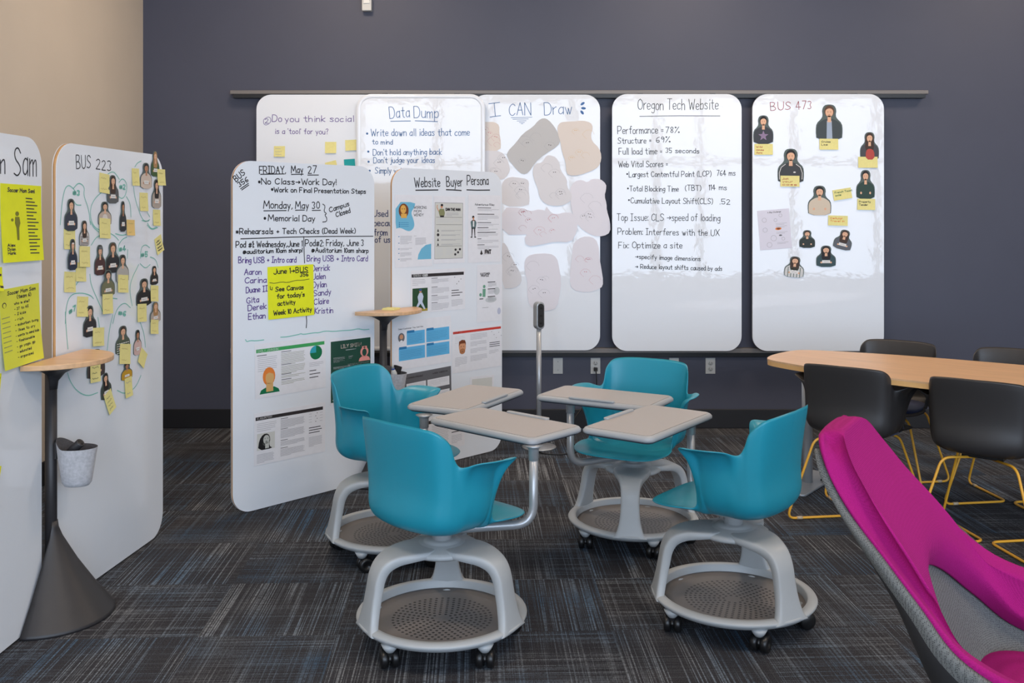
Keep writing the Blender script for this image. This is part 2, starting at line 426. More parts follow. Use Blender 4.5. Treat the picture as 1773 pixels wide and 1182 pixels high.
# ceiling panels (out of the frame; they light the upper wall)
m_diff = mat('lamp_diffuser', (255, 226, 190), emit=1.0)
lamp_i = 0
for lx in (-1.2, 1.4, 4.0):
    for ly in (1.6, 5.5):
        t = empty('ceiling_light', (lx, ly, ZC-.08), label='square recessed ceiling light out of view above %s of the room' % (('left', 'middle', 'right')[int((lx+1.2)/2.6+.1)]+(' front', ' back')[ly > 3]), cat='ceiling light', group='ceiling lights')
        MB().box((-.33, -.33, .02), (.33, .33, .08), m_frame).build('housing', t)
        MB().box((-.30, -.30, .008), (.30, .30, .02), m_diff).build('diffuser', t)
        ld = bpy.data.lights.new('panel_lamp', 'AREA'); ld.shape = 'SQUARE'; ld.size = .58; ld.energy = 34; ld.color = (1, .80, .62)
        lo = bpy.data.objects.new('panel_lamp', ld); COL.objects.link(lo); lo.parent = t; lo.location = (0, 0, 0)

# rails on the back wall
def rail(name, z0, z1, label):
    o = MB().box((-2.0, YB-.06, z0), (2.955, YB, z1), M_rail).build(name, mods=[BEV(.003, 2)])
    tag(o, label, 'rail'); return o
r = rail('hanging_rail', 2.382, 2.408, 'long dark metal hanging rail along the top of the wall whiteboards')
MB().box((-1.98, YB-.060, 2.355), (2.935, YB-.004, 2.382), M_black).build('track', r)
r = rail('marker_rail', .545, .578, 'long dark metal rail under the wall whiteboards')
MB().box((-1.98, YB-.05, .518), (2.935, YB-.004, .545), M_black).build('track', r)

# wall plates
def plate(px, kind, label):
    X = (px-CX)/F*(YB-.004); z = CAM_H-(633-HY)/F*YB
    t = empty('wall_outlet' if kind else 'blank_wall_plate', (X, YB, z), label=label, cat='outlet' if kind else 'wall plate')
    MB().box((-.035, -.007, -.057), (.035, 0, .057), M_plate).build('cover_plate', t, mods=[BEV(.003, 3)])
    if kind:
        for dz in (.021, -.021):
            s = MB(); s.lathe([(.0, 0), (.0165, 0), (.0165, .003), (0, .003)], M_plate, 24)
            ob = s.build('socket', t, loc=(0, -.007, dz)); ob.rotation_euler = (PI/2, 0, 0)
            h = MB()
            for hx in (-.006, .006): h.box((hx-.0012, -.0003, -.001), (hx+.0012, .0003, .008), M_black)
            h.box((-.002, -.0003, -.010), (.002, .0003, -.006), M_black)
            h.build('slot', ob, matrix=Matrix.Rotation(-PI/2, 4, 'X') @ Matrix.Translation((0, -.0034, 0)))
    else:
        for dz in (.03, -.03): MB().lathe([(0, .001), (.003, 0), (0, 0)], M_silver, 10).build('screw', t, matrix=Matrix.Translation((0, -.007, dz)) @ Matrix.Rotation(PI/2, 4, 'X'))
    return t
plate(966, 0, 'blank white wall plate beside the slim silver stand')
po = plate(1031, 1, 'white double wall outlet with a black plug in its lower socket')
plate(1167, 0, 'blank white wall plate just above the teal chair backrest')
plate(1230, 1, 'white double wall outlet with both sockets empty')
# device high on the wall
t = empty('wall_device', ((636.5-CX)/F*YB, YB, 2.975), label='small white box mounted high on the navy wall at the top edge', cat='wall device')
MB().box((-.034, -.05, 0), (.034, 0, .15), M_plate).build('housing', t, mods=[BEV(.006, 3)])
MB().box((-.022, -.056, .05), (.022, -.05, .13), mat('lens_plastic', (225, 225, 220), rough=.2)).build('lens', t, mods=[BEV(.004, 2)])

# slim stand with the sensor head, and its cord
B = at(933, 774)
t = empty('sensor_stand', B, label='slim silver pole stand with a dark-faced oblong head and round base', cat='stand')
MB().lathe([(0, 0), (.112, 0), (.114, .004), (.108, .009), (.04, .016), (.02, .022), (0, .022)], M_silver, 48).build('base', t)
MB().lathe([(0, .02), (.0165, .02), (.0165, .80), (0, .80)], M_silver, 24).build('pole', t)
hd = MB(); pts = chaikin([(-.026, -.045), (.026, -.045), (.026, .045), (-.026, .045)], 0, True)
hd.prism(rrect(-.03, -.09, .03, .09, .028), -.026, .026, M_silver)
h = hd.build('sensor_head', t, matrix=Matrix.Translation((0, 0, .865)) @ Matrix.Rotation(math.radians(28), 4, 'Z') @ Matrix.Rotation(PI/2, 4, 'X'), mods=[BEV(.006, 3)])
g = MB(); g.prism(rrect(-.022, -.078, .022, .078, .021), .026, .0285, mat('dark_grille', (34, 33, 34), rough=.5, noise=.25, nscale=600)); g.build('grille', h)
for dz in (.05, .0, -.05): MB().prism([(.008*math.cos(a*PI/8), .008*math.sin(a*PI/8)+dz) for a in range(16)], .0285, .0295, M_black).build('lens', h)
PX = (1031-CX)/F*YB
plug_z = CAM_H-(633-HY)/F*YB-.021
c = MB(); c.tube(fillet([(PX, YB-.012, plug_z), (PX, YB-.05, plug_z), (PX+.005, YB-.05, plug_z-.12), (PX-.02, YB-.03, .25), (PX-.25, YB-.22, .006), (B.x+.28, B.y-.12, .006), (B.x+.14, B.y-.22, .006), (B.x+.02, B.y-.2, .006), (B.x-.02, B.y-.1, .008)], .08), .004, M_black, 8)
t = tag(c.build('power_cord'), 'black power cord hanging from the wall outlet and trailing to the slim stand', 'cord')
MB().box((PX-.013, YB-.035, plug_z-.013), (PX+.013, YB-.0115, plug_z+.013), M_black).build('plug', t, mods=[BEV(.003, 2)])
# ------------------------------------------------------------------ whiteboards
def board(a, b, z0, z1, label, edge=M_ply, group=None, thick=.018, r=.105, rim=False):
    f = Face(a, b); core = MB(); root = MB()
    pts = rrect(0, z0, f.W, z1, r, 10)
    root.prism(pts, -.0025, 0, M_board); root.prism(pts, -thick, -thick+.0025, M_board)
    o = root.build('whiteboard', matrix=f.M); tag(o, label, 'whiteboard', group)
    core.prism(rrect(.0006, z0+.0006, f.W-.0006, z1-.0006, r, 10), -thick+.0025, -.0025, edge, smooth=True); core.build('edge_band', o)
    if rim:
        k = MB(); p0 = rrect(0, z0, f.W, z1, r, 10); p1 = rrect(.03, z0+.03, f.W-.03, z1-.03, r-.03, 10)
        k.loft([[(x, y, 0) for x, y in p0], [(x, y, .004) for x, y in rrect(.004, z0+.004, f.W-.004, z1-.004, r-.004, 10)], [(x, y, .004) for x, y in rrect(.024, z0+.024, f.W-.024, z1-.024, r-.024, 10)], [(x, y, 0) for x, y in p1]], M_board, caps=False)
        k.build('raised_rim', o)
    f.obj = o; return f
class Pen:
    """collects marker strokes; each written line or mark becomes a part of its board"""
    def __init__(s): s.items = []
    def new(s, nm): s.items.append((nm, MB())); return s.items[-1][1]
    def ell(s, *a): s.new('bullet_dot').ell(*a)
def writing(f, pen, label):
    for nm, mb in pen.items:
        o = mb.build(nm, f.obj); o['label'] = label
M_edge = mat('pale_board_edge', (190, 188, 184), rough=.4)
T0, T1 = .568, 2.374
def wb(px0, px1, Y, label, **k):
    f = board(((px0-CX)/F*Y, Y), ((px1-CX)/F*Y, Y), T0, T1, label, edge=M_edge, group=None, **k)
    for u in (.2, f.W-.2):
        MB().box((u-.02, T1-.03, -(YB-.0605-Y)), (u+.02, T1+.007, -.0181), M_black).build('hanger', f.obj)
    return f
YBK, YFR = YB-.084, YB-.117
b_med = wb(444, 668, YBK, 'wall whiteboard asking in purple about social media, farthest left on the rail')
b_dump = wb(617, 840, YFR, 'wall whiteboard titled Data Dump in blue, overlapping its neighbours', rim=True)
b_draw = wb(816, 1039, YBK, 'wall whiteboard titled I CAN Draw, covered with pale cut-out drawings')
b_tech = wb(1060, 1284, YFR, 'wall whiteboard filled with black notes about a website and its load time')
b_473 = wb(1303, 1530.5, YFR, 'wall whiteboard marked BUS 473 with photo cut-outs, farthest right on the rail')
b_356 = board((-1.410, 4.842), (-.792, 5.515), .004, 1.800, 'standing whiteboard with the Friday May 27 class schedule and a neon note')
b_web = board((-.699, 5.590), (-.0655, 6.24), .004, 1.800, 'standing whiteboard titled Website Buyer Persona, covered with printed sheets')
b_223 = board((-1.758, 3.70), (-1.670, 4.586), .008, 1.806, 'standing whiteboard marked BUS 223 with many photo cut-outs and sticky notes')
b_sam = board((-1.785, 2.69), (-1.761, 3.59), .008, 1.806, 'whiteboard cut by the left edge of the frame, with neon yellow sheets')

# --- BUS 356
f = b_356.crop(390, 270, 3.94); k = Pen(); W = .0062
for t, a, b, h in (('FRIDAY,', (233,120), (412,118), 50), ('May', (450,118), (530,116), 50), ('27', (565,118), (622,118), 50),
        ('No Class>Work Day!', (247,192), (757,198), 42), ('Work on Final Presentation Steps', (332,246), (958,257), 34),
        ('Monday,', (260,357), (457,360), 52), ('May', (478,360), (568,360), 50), ('30', (592,360), (643,360), 48),
        ('Campus', (712,384), (846,338), 34), ('Closed', (757,417), (853,386), 34), ('Memorial Day', (292,442), (610,446), 42),
        ('*Rehearsals + Tech Checks (Dead Week)', (72,533), (888,527), 40), ('Pod #1: Wednesday,June 1', (72,625), (525,617), 42),
        ('@auditorium 10am sharp!', (120,668), (524,655), 30), ('Pod#2: Friday, June 3', (546,615), (943,612), 44),
        ('@Auditorium 10am sharp', (588,657), (975,660), 32), ('BUS', (75,178), (138,122), 42), ('356', (97,212), (158,170), 34)):
    f.text(k, t, a, b, h, W*.8, I_black)
for p in (((240,125),(402,122)), ((450,126),(532,124)), ((562,130),(636,130)), ((262,374),(416,372)), ((478,370),(540,368)), ((592,371),(650,370)),
          ((105,565),(560,549),(1008,547)), ((535,549),(537,640),(541,730)), ((552,1090),(556,1130),(552,1172)), ((104,224),(158,186)), ((112,232),(160,198)),
          ((665,328),(682,340),(672,380),(692,392),(678,402),(694,425),(690,448),(664,450))):
    f.line(k, p, W*.8, I_black, smooth=1)
for x, y in ((232,177), (320,228), (270,425)): u, v = f(x, y); k.ell(u, v, .008, .008, .0007, I_black, 8)
writing(f, k, 'black handwriting')
k = Pen()
for t, a, b in (('Bring USB + Intro card', (90,730), (483,725)), ('Bring USB + Intro Card', (557,718), (970,717)), ('Aaron', (130,810), (245,808)), ('Carina', (133,868), (279,862)),
        ('Duane II', (142,935), (287,922)), ('Gita', (145,1005), (228,997)), ('Derek', (155,1057), (280,1040)), ('Ethan', (157,1114), (272,1107)),
        ('Derrick', (590,787), (712,780)), ('Jalen', (597,842), (683,837)), ('Dylan', (597,899), (690,892)), ('Sandy', (600,956), (720,945)), ('Claire', (605,1014), (705,1005)), ('Kristin', (610,1075), (733,1070))):
    f.text(k, t, a, b, 40, W*.75, I_purple)
writing(f, k, 'purple handwriting')
k = Pen(); f.crop(390, 560, 3.477)
f.line(k, [(122,96),(128,110),(150,102),(185,104),(232,98)], .005, I_teal, smooth=1)
f.line(k, [(333,82),(370,80),(400,74),(440,66),(455,60),(470,66),(540,54),(560,56),(600,44),(650,48),(700,42),(760,40),(800,30),(830,38),(866,34)], .005, I_teal, smooth=2)
writing(f, k, 'teal wavy line')

# --- Website Buyer Persona
f = b_web.crop(660, 280, 4.222); k = Pen()
for t, a, b in (('Website', (245,186), (430,180)), ('Buyer', (478,180), (594,178)), ('Persona', (628,170), (783,168))): f.text(k, t, a, b, 70, .006, I_black)
for p in (((252,208),(415,206)), ((475,204),(530,206),(585,210)), ((625,205),(700,208),(793,207))): f.line(k, p, .007, I_black)
writing(f, k, 'black handwriting')

# --- social media board
f = b_med.crop(390, 140, 5.91); k = Pen()
f.text(k, 'Do', (480,417), (578,420), 70, .0045, I_purple); f.text(k, 'you think social media', (612,420), (1600,415), 62, .0045, I_purple)
f.text(k, "is a 'tool' for you?", (510,540), (1055,545), 55, .0042, I_purple); f.text(k, '2', (408,432), (442,432), 46, .004, I_purple)
f.line(k, [(395,395),(440,365),(470,385),(462,430),(420,455),(392,440),(392,400)], .0035, I_purple, smooth=2)
writing(f, k, 'purple handwriting')

# --- Data Dump
f = b_dump.crop(610, 150, 7.3875); k = Pen()
for t, a, b, h in (('Data', (480,408), (735,392), 150), ('Dump', (790,402), (1100,400), 145), ('Write down all ideas that come', (240,632), (1500,625), 92), ('to mind', (255,736), (515,738), 62),
        ("Don't hold anything back", (265,878), (1145,868), 78), ("Don't judge your ideas", (272,975), (1055,973), 74), ('Simply write', (290,1112), (700,1112), 80)):
    f.text(k, t, a, b, h, .0045, I_blue)
for p in (((490,443),(745,438)), ((805,436),(1090,447))): f.line(k, p, .005, I_blue)
for x, y in ((190,600), (205,830), (208,960), (222,1075)): u, v = f(x, y); k.ell(u, v, .008, .008, .0007, I_blue, 8)
writing(f, k, 'blue handwriting')
f.crop(390, 270, 3.94); k = Pen()
for t, a, b in (('Used', (1008,413), (1110,413)), ('because', (1012,478), (1190,476)), ('from', (1016,543), (1106,540)), ('of us', (1022,590), (1125,590))): f.text(k, t, a, b, 44, .0058, I_navy)
writing(f, k, 'dark blue handwriting')

# --- I CAN Draw
f = b_draw.crop(830, 150, 4.925); k = Pen()
for t, a, b, h in (('I', (90,262), (182,250), 112), ('CAN', (252,246), (440,244), 108), ('Draw', (555,240), (792,232), 104)): f.text(k, t, a, b, h, .0045, I_blue)
for p in (((270,264),(450,260)), ((285,277),(418,275)), ((320,292),(400,290)), ((340,305),(385,305)), ((355,316),(372,316))): f.line(k, p, .003, I_blue)
for x, y, r in ((880,145,.6), (888,184,-.1), (876,220,-.9)): u, v = f(x, y); k.ell(u, v, .017, .009, .0007, I_blue, 12, r)
writing(f, k, 'blue handwriting')

# --- website load time notes
f = b_tech.crop(1050, 150, 4.728); k = Pen()
for t, a, b, h in (('Oregon Tech Website', (258,190), (915,188), 88), ('Performance =', (92,388), (465,381), 62), ('78%', (485,380), (600,378), 50), ('Structure =', (92,467), (365,462), 50), ('69%', (407,457), (525,455), 48),
        ('Full load time =', (103,557), (455,552), 54), ('35 seconds', (485,541), (760,546), 40), ('Web Vital Scores =', (100,659), (500,656), 50), ('Largest Contentful Paint (LCP)', (185,740), (858,735), 46), ('764 ms', (905,728), (1055,728), 46),
        ('Total Blocking Time', (190,855), (590,858), 44), ('(TBT)', (645,850), (775,850), 44), ('114 ms', (838,846), (985,846), 44), ('Cumulative Layout Shift(CLS)', (198,955), (870,960), 48), ('.52', (930,962), (1012,962), 42),
        ('Top Issue: CLS >speed of loading', (85,1096), (930,1100), 58)): f.text(k, t, a, b, h, .0042, I_black)
f.line(k, [(272,243),(600,238),(930,240)], .004, I_black)
for x, y in ((170,715), (176,833), (184,928)): u, v = f(x, y); k.ell(u, v, .0065, .0065, .0007, I_black, 8)
f.crop(1050, 350, 3.812)
for t, a, b, h in (('Problem: Interferes with the UX', (75,212), (745,222), 42), ('Fix: Optimize a site', (80,303), (500,303), 42), ('>specify image dimensions', (190,372), (620,388), 30), ('> Reduce layout shifts caused by ads', (190,437), (763,452), 30)):
    f.text(k, t, a, b, h, .0042, I_black)
writing(f, k, 'black handwriting')

# --- BUS 473, BUS 223, Sam
f = b_473.crop(1290, 150, 5.91); k = Pen(); f.text(k, 'BUS 473', (262,243), (680,228), 84, .0042, I_red); writing(f, k, 'dark red handwriting')
f = b_223.crop(90, 240, 7.39); k = Pen()
f.text(k, 'BUS', (312,388), (497,378), 175, .004, I_black); f.text(k, '223', (562,390), (755,412), 132, .004, I_black); writing(f, k, 'black handwriting')
k = Pen()
def loop(*p, w=.0042): f.line(k, list(p), w, I_teal, smooth=2)
loop((105,1100),(125,830),(160,640),(210,590),(265,630),(300,680)); loop((270,640),(340,555),(420,620),(400,720),(470,900),(490,1100)); loop((280,800),(310,850),(370,850))
loop((640,680),(540,770),(485,900),(500,1060),(560,1150),(650,1182)); loop((715,450),(780,415),(830,470),(860,520)); loop((855,560),(900,500),(960,570),(950,700),(900,775),(850,740)); loop((950,740),(1000,820),(1010,1000))
loop((1060,360),(1090,310),(1140,285)); loop((1040,600),(1060,760),(1130,980),(1180,1060),(1240,1050)); loop((1220,1080),(1270,1160),(1340,1130)); loop((1230,860),(1210,930),(1250,1000))
f.text(k, '#3', (265,715), (350,725), 60, .007, I_teal); f.text(k, '#2', (862,640), (935,648), 60, .007, I_teal)
f.crop(90, 380, 6.565)
loop((430,10),(470,90),(530,140)); loop((445,290),(500,200),(560,175)); loop((650,150),(720,190),(755,235)); loop((720,160),(790,180),(840,170)); loop((750,460),(745,300),(800,220),(850,200)); loop((860,340),(855,440))
loop((1005,440),(1010,320),(1060,280),(1110,320)); loop((1000,500),(1060,560),(1115,510)); loop((1115,425),(1180,450),(1205,545)); loop((985,510),(900,680),(880,800),(910,980)); loop((1020,10),(1070,25),(1110,0)); loop((1080,60),(1130,120),(1200,90))
loop((150,1180),(160,980),(210,850),(330,830),(440,860),(470,900)); loop((430,620),(440,740),(530,940),(590,1080)); loop((690,1180),(730,1020),(820,935),(890,1000)); loop((300,700),(260,760)); loop((660,890),(740,900))
f.text(k, '#4', (762,360), (835,352), 56, .007, I_teal); f.text(k, '#5', (1010,425), (1085,420), 56, .007, I_teal); f.text(k, '#7', (195,1075), (270,1030), 56, .007, I_teal); f.text(k, '#6', (752,1080), (835,1095), 52, .007, I_teal)
f.crop(90, 540, 6.565)
loop((150,0),(160,200),(180,420)); loop((175,690),(200,780),(280,900),(400,960),(520,915)); loop((690,30),(650,200),(625,450)); loop((1000,110),(1050,260),(1060,400)); loop((740,890),(830,935),(950,860),(1010,720)); loop((520,60),(540,180))
writing(f, k, 'teal marker loops and numbers')
f = b_sam.crop(0, 220, 3.94); k = Pen()
f.text(k, 'Sam', (95,330), (248,335), 205, .0055, I_black); f.text(k, 'Mom', (-190,300), (32,312), 175, .0055, I_black); f.text(k, 'Soccer', (-620,290), (-250,300), 175, .0055, I_black)
writing(f, k, 'black handwriting')

# ------------------------------------------------------------------ flat things stuck on the boards
def sheet(f, name, cat, label, tl, tr, bl, m, z=.0008, th=.0006, curl=0, group=None, corner=.0):
    """a rectangular sheet whose corners are read off the photograph; returns (object builder info)"""
    a, b, c = Vector(f(*tl)), Vector(f(*tr)), Vector(f(*bl))
    w = (b-a).length; h = (c-a).length
    rot = math.atan2(b.y-a.y, b.x-a.x); up = Vector((-math.sin(rot), math.cos(rot)))
    ctr = (a+b)/2 - up*h/2
    mb = MB(); n = 6
    # the lower part of a sheet lifts a little off the board
    rings = []
    for i in range(n+1):
        t = i/n; y = h/2-h*t; zz = curl*t*t
        rings.append([(-w/2, y, zz), (w/2, y, zz), (w/2, y, zz+th), (-w/2, y, zz+th)])
    mb.loft(rings, m, caps=True, smooth=False)
    s = Sheet(f, ctr, rot, w, h, z, th, mb, curl)
    s.name, s.cat, s.label, s.group = name, cat, label, group
    return s
class Sheet:
    def __init__(s, f, ctr, rot, w, h, z, th, mb, curl): s.f, s.c, s.rot, s.w, s.h, s.z, s.th, s.mb, s.curl = f, ctr, rot, w, h, z, th, mb, curl
    def q(s, x, y): return (-s.w/2+x*s.w, s.h/2-y*s.h)      # 0..1 from the top left
    def Z(s, layer=1): return s.th+.00025*layer
    def rect(s, x0, y0, x1, y1, m, layer=1): a = s.q(x0, y0); b = s.q(x1, y1); s.mb.rect(a[0], b[1], b[0], a[1], s.Z(layer), m)
    def poly(s, pts, m, layer=1, smooth=0):
        p = [s.q(*t) for t in pts]; s.mb.poly(chaikin(p, smooth, True) if smooth else p, s.Z(layer), m)
    def ell(s, x, y, rx, ry, m, layer=1): a = s.q(x, y); s.mb.ell(a[0], a[1], rx*s.w, ry*s.h, s.Z(layer), m)
    def line(s, pts, w, m, layer=1, smooth=0):
        p = [s.q(*t) for t in pts]; s.mb.stroke(chaikin(p, smooth) if smooth else p, w, s.Z(layer), m)
    def text(s, t, x0, y, x1, h, m, w=None, layer=1, y1=None, jit=.0):
        hh = h*s.h; put_text(s.mb, t, s.q(x0, y), s.q(x1, y if y1 is None else y1), hh, w or hh*.14, s.Z(layer), m, jit)
    def body(s, x0, y0, x1, n, m=None, pitch=.03, seed=1, w=.0018):
        rnd = random.Random(seed)
        for i in range(n):
            e = x1 if i < n-1 else x0+(x1-x0)*rnd.uniform(.35, .8)
            s.line([(x0, y0+i*pitch), (x0+(e-x0)*rnd.uniform(.93, 1), y0+i*pitch)], w, m or I_grey)
    def done(s):
        o = s.mb.build(s.name, matrix=s.f.place(s.c.x, s.c.y, s.z, s.rot))
        if s.curl:
            for i, v in enumerate(o.data.vertices):
                t = (s.h/2-v.co.y)/s.h
                if i >= 28: v.co.z += s.curl*t*t+.0004*(t > .05)
        return tag(o, s.label, s.cat, s.group)

def scribble(s, lines, m, seed=3, w=.002, x0=.12, x1=.85, y0=.25, y1=.8):
    rnd = random.Random(seed)
    for i in range(lines):
        y = y0+(y1-y0)*i/max(lines-1, 1); x = x0+rnd.uniform(0, .08); pts = []
        e = x1-rnd.uniform(0, .25)
        while x < e:
            pts.append((x, y+rnd.uniform(-.035, .035))); x += .05
        if len(pts) > 1: s.line(pts, w, m)
def sticky(f, x0, y0, x1, y1, label, m=None, skew=0, lines=3, ik=None, z=.0012, seed=1, name='sticky_note', curl=.006, lw=.0018):
    """bounding box in crop coordinates; skew = how far the right top corner drops"""
    s = sheet(f, name, 'sticky note', label, (x0, y0), (x1, y0+skew), (x0, y1-max(skew, 0)*.5), m or M_sticky, z=z, curl=curl)
    if lines: scribble(s, lines, ik or I_grey, seed, w=lw)
    return s.done()
P_g = ink('print_green', (66, 160, 92)); P_g2 = ink('print_dark_green', (20, 112, 72)); P_t = ink('print_cyan', (50, 160, 176)); P_or = ink('print_orange', (226, 130, 58)); P_skin = ink('print_skin', (214, 170, 110))
P_forest = ink('print_forest', (38, 76, 62)); P_pink = ink('print_pink', (232, 150, 138)); P_sky = ink('print_light_blue', (112, 180, 208)); P_b2 = ink('print_blue', (98, 178, 222)); P_b3 = ink('print_blue_tab', (46, 120, 170))
P_red = ink('print_red', (200, 66, 56)); P_brown = ink('print_brown', (120, 66, 40)); P_tan = ink('print_beard_skin', (210, 150, 112)); P_mid = ink('print_mid_grey', (108, 108, 112)); P_leaf = ink('print_photo_green', (44, 76, 50)); P_olive = ink('print_olive', (134, 136, 98))
P_pale = ink('print_pale_grey', (206, 206, 200)); P_face = ink('print_grey_face', (188, 190, 184)); P_hair = ink('print_black_hair', (34, 34, 36)); P_wash = ink('print_wash_grey', (196, 200, 202))

# ---- sheets on the BUS 356 board
f = b_356.crop(390, 270, 3.94)
s = sheet(f, 'neon_note', 'note', 'large neon yellow note on the schedule board reading June 1 BUS 356', (287,757), (600,738), (296,1116), M_neon, curl=.004)
s.text('June 1>BUS', .13, .145, .87, .1, I_black, .005, jit=.03); s.text('356', .70, .225, .88, .08, I_black, .005)
s.line([(.04,.30),(.15,.32),(.3,.30),(.42,.325),(.6,.29),(.75,.30),(.9,.285)], .003, I_black, smooth=1)
s.text('See Canvas', .16, .475, .77, .085, I_black, .005, jit=.03); s.text("for today's", .19, .615, .79, .085, I_black, .005, jit=.03); s.text('activity', .20, .75, .58, .085, I_black, .005, jit=.03)
s.text('Week 10 Activity', .11, .925, .94, .09, I_black, .005, jit=.03); s.line([(.05,.37),(.055,.43),(.09,.44),(.095,.39)], .004, I_black); s.done()
f.crop(430, 580, 4.926)
s = sheet(f, 'persona_sheet', 'poster', 'printed persona sheet with green header, pie chart and a red-haired figure', (52,80), (655,5), (65,545), M_paper)
s.rect(.02, .10, .985, .165, P_g); s.text('EMILY JOHNSON', .04, .155, .32, .04, I_white)
s.rect(.03, .21, .16, .225, P_mid); s.body(.04, .26, .30, 8, pitch=.035, seed=2)
for y0, n in ((.22, 9), (.46, 6), (.64, 2), (.74, 3)):
    s.rect(.36, y0-.025, .50, y0-.012, P_mid); s.body(.36, y0+.015, .70, n, P_olive, .026, seed=n)
s.ell(.86, .30, .09, .135, P_g2); s.poly([(.86,.30)]+[(.86+.09*math.cos(a*PI/16), .30-.135*math.sin(a*PI/16)) for a in range(8, 17)], P_t, 2)
s.ell(.86, .30, .0, .0, P_t); s.body(.76, .49, .97, 3, seed=5)
for i, w_ in enumerate((.10, .16, .13)): s.rect(.76, .63+i*.065, .76+w_, .645+i*.065, I_dark)
s.ell(.19, .62, .085, .17, P_or); s.ell(.20, .65, .058, .125, P_skin, 2); s.rect(.155, .74, .245, .87, P_skin, 2); s.poly([(.06,.93),(.08,.86),(.14,.82),(.26,.82),(.32,.87),(.335,.93)], P_g2, 1)
s.rect(.15, .76, .245, .90, P_skin, 3); s.poly([(.145,.47),(.24,.50),(.25,.58),(.19,.55),(.12,.60)], P_or, 3); s.done()
s = sheet(f, 'persona_sheet', 'poster', 'dark green printed persona sheet headed LILY SMITH behind the teal chair', (694,30), (1050,-12), (700,600), M_paper)
s.rect(.02, .05, .97, .965, P_forest); s.text('LILY SMITH', .26, .165, .74, .05, ink('print_cream', (226, 210, 196)), .0048, jit=0); s.rect(.37, .195, .62, .205, I_white)
s.ell(.82, .26, .10, .075, P_pink, 2); s.ell(.82, .27, .055, .055, P_forest, 3); s.rect(.76, .175, .88, .215, P_pink, 4); s.rect(.81, .18, .83, .21, P_forest, 5); s.rect(.79, .19, .85, .20, P_forest, 5)
s.poly([(.68,.40),(.70,.355),(.78,.32),(.86,.32),(.94,.355),(.96,.40)], P_pink, 2)
for x0, y0, n, x1 in ((.08,.30,6,.35), (.44,.30,4,.55), (.08,.44,3,.5), (.42,.42,3,.95), (.08,.55,5,.4), (.08,.64,5,.4), (.08,.74,5,.4), (.45,.55,6,.95), (.45,.72,5,.9)): s.body(x0, y0, x1, n, I_white, .013, seed=int(x1*50+n), w=.002)
for x, y in ((.08,.93), (.15,.91), (.22,.89)): s.ell(x, y, .02, .012, I_white, 2)
s.done()
s = sheet(f, 'persona_sheet', 'poster', 'printed persona sheet with black header and grey portrait, lowest on the schedule board', (48,670), (655,570), (62,1115), M_paper)
s.rect(.02, .08, .965, .145, I_dark); s.text('CLARA PETERS', .04, .13, .24, .035, I_white, .0022)
s.body(.04, .21, .30, 5, pitch=.035, seed=2)
for y0, n in ((.20, 9), (.40, 9), (.62, 5), (.77, 8)): s.rect(.36, y0-.02, .46, y0-.008, P_mid); s.body(.36, y0+.015, .70, n, None, .018, seed=n)
for i in range(4): s.ell(.88-.02*(i % 2), .19+.055*i, .006, .008, I_dark); s.line([(.76,.19+.055*i),(.80,.19+.055*i)], .0015, I_grey); s.line([(.92,.19+.055*i),(.96,.19+.055*i)], .0015, I_grey)
for i, w_ in enumerate((.17, .19, .16)): s.rect(.76, .46+i*.05, .76+w_, .475+i*.05, I_dark)
s.body(.76, .66, .96, 9, pitch=.022, seed=7); s.body(.04, .80, .27, 8, pitch=.022, seed=8)
s.rect(.04, .40, .28, .72, P_pale); s.poly([(.05,.72),(.07,.52),(.12,.42),(.19,.42),(.22,.52),(.20,.66),(.26,.72)], P_hair, 2, 1); s.ell(.165, .53, .042, .085, P_face, 3); s.rect(.15, .58, .20, .70, P_face, 3); s.ell(.165, .60, .05, .05, P_face, 2)
for dx in (-.018, .018): s.ell(.165+dx, .51, .006, .007, P_hair, 4)
s.ell(.165, .565, .014, .006, P_hair, 4); s.done()

# ---- sheets on the Website Buyer Persona board
f = b_web.crop(660, 280, 4.222)
s = sheet(f, 'persona_sheet', 'poster', 'printed persona sheet headed WORKING MOM WENDY with blue curved shapes', (98,240), (372,245), (98,775), M_paper)
s.poly([(.02,.10),(.54,.10),(.52,.17),(.45,.22),(.43,.26),(.49,.34),(.52,.42),(.47,.48),(.38,.505),(.28,.49),(.18,.46),(.09,.455),(.02,.47)], P_sky, 1, 1)
s.poly([(.60,.90),(.62,.83),(.70,.75),(.82,.70),(.97,.685),(.97,.90)], P_sky, 1); s.ell(.23, .22, .13, .10, P_brown, 2); s.ell(.22, .20, .075, .06, ink('print_gold_skin', (222, 170, 84)), 3); s.rect(.16, .26, .31, .32, ink('print_gold_skin', (222, 170, 84)), 3)
for dx in (-.03, .03): s.ell(.22+dx, .195, .012, .006, P_hair, 4)
for i, t in enumerate(('WORKING', 'MOM', 'WENDY')): s.text(t, .50, .19+.052*i, (.84, .70, .76)[i], .035, P_mid, .003)
for i in range(3): s.line([(.15,.385+.025*i),(.36,.385+.025*i)], .002, P_b3, 2); s.ell(.12, .385+.025*i, .015, .009, P_b3, 2)
for y0, n in ((.57, 6), (.66, 2), (.74, 2), (.80, 4), (.88, 3)): s.body(.14, y0, .45, n, None, .015, seed=n); s.rect(.09, y0, .12, y0+.01, P_b3)
s.body(.50, .57, .66, 1); s.body(.54, .60, .84, 8, None, .013, seed=4); s.done()
s = sheet(f, 'persona_sheet', 'poster', 'grey bordered persona sheet headed DAN THE MAN', (383,248), (612,255), (383,745), M_paper)
s.rect(.04, .10, .93, .93, P_pale, .5); s.line([(.04,.10),(.93,.10),(.93,.93),(.04,.93),(.04,.10)], .002, P_mid, 1)
s.text('DAN THE MAN', .38, .215, .84, .035, I_dark, .005, 3); s.body(.40, .25, .80, 4, None, .014)
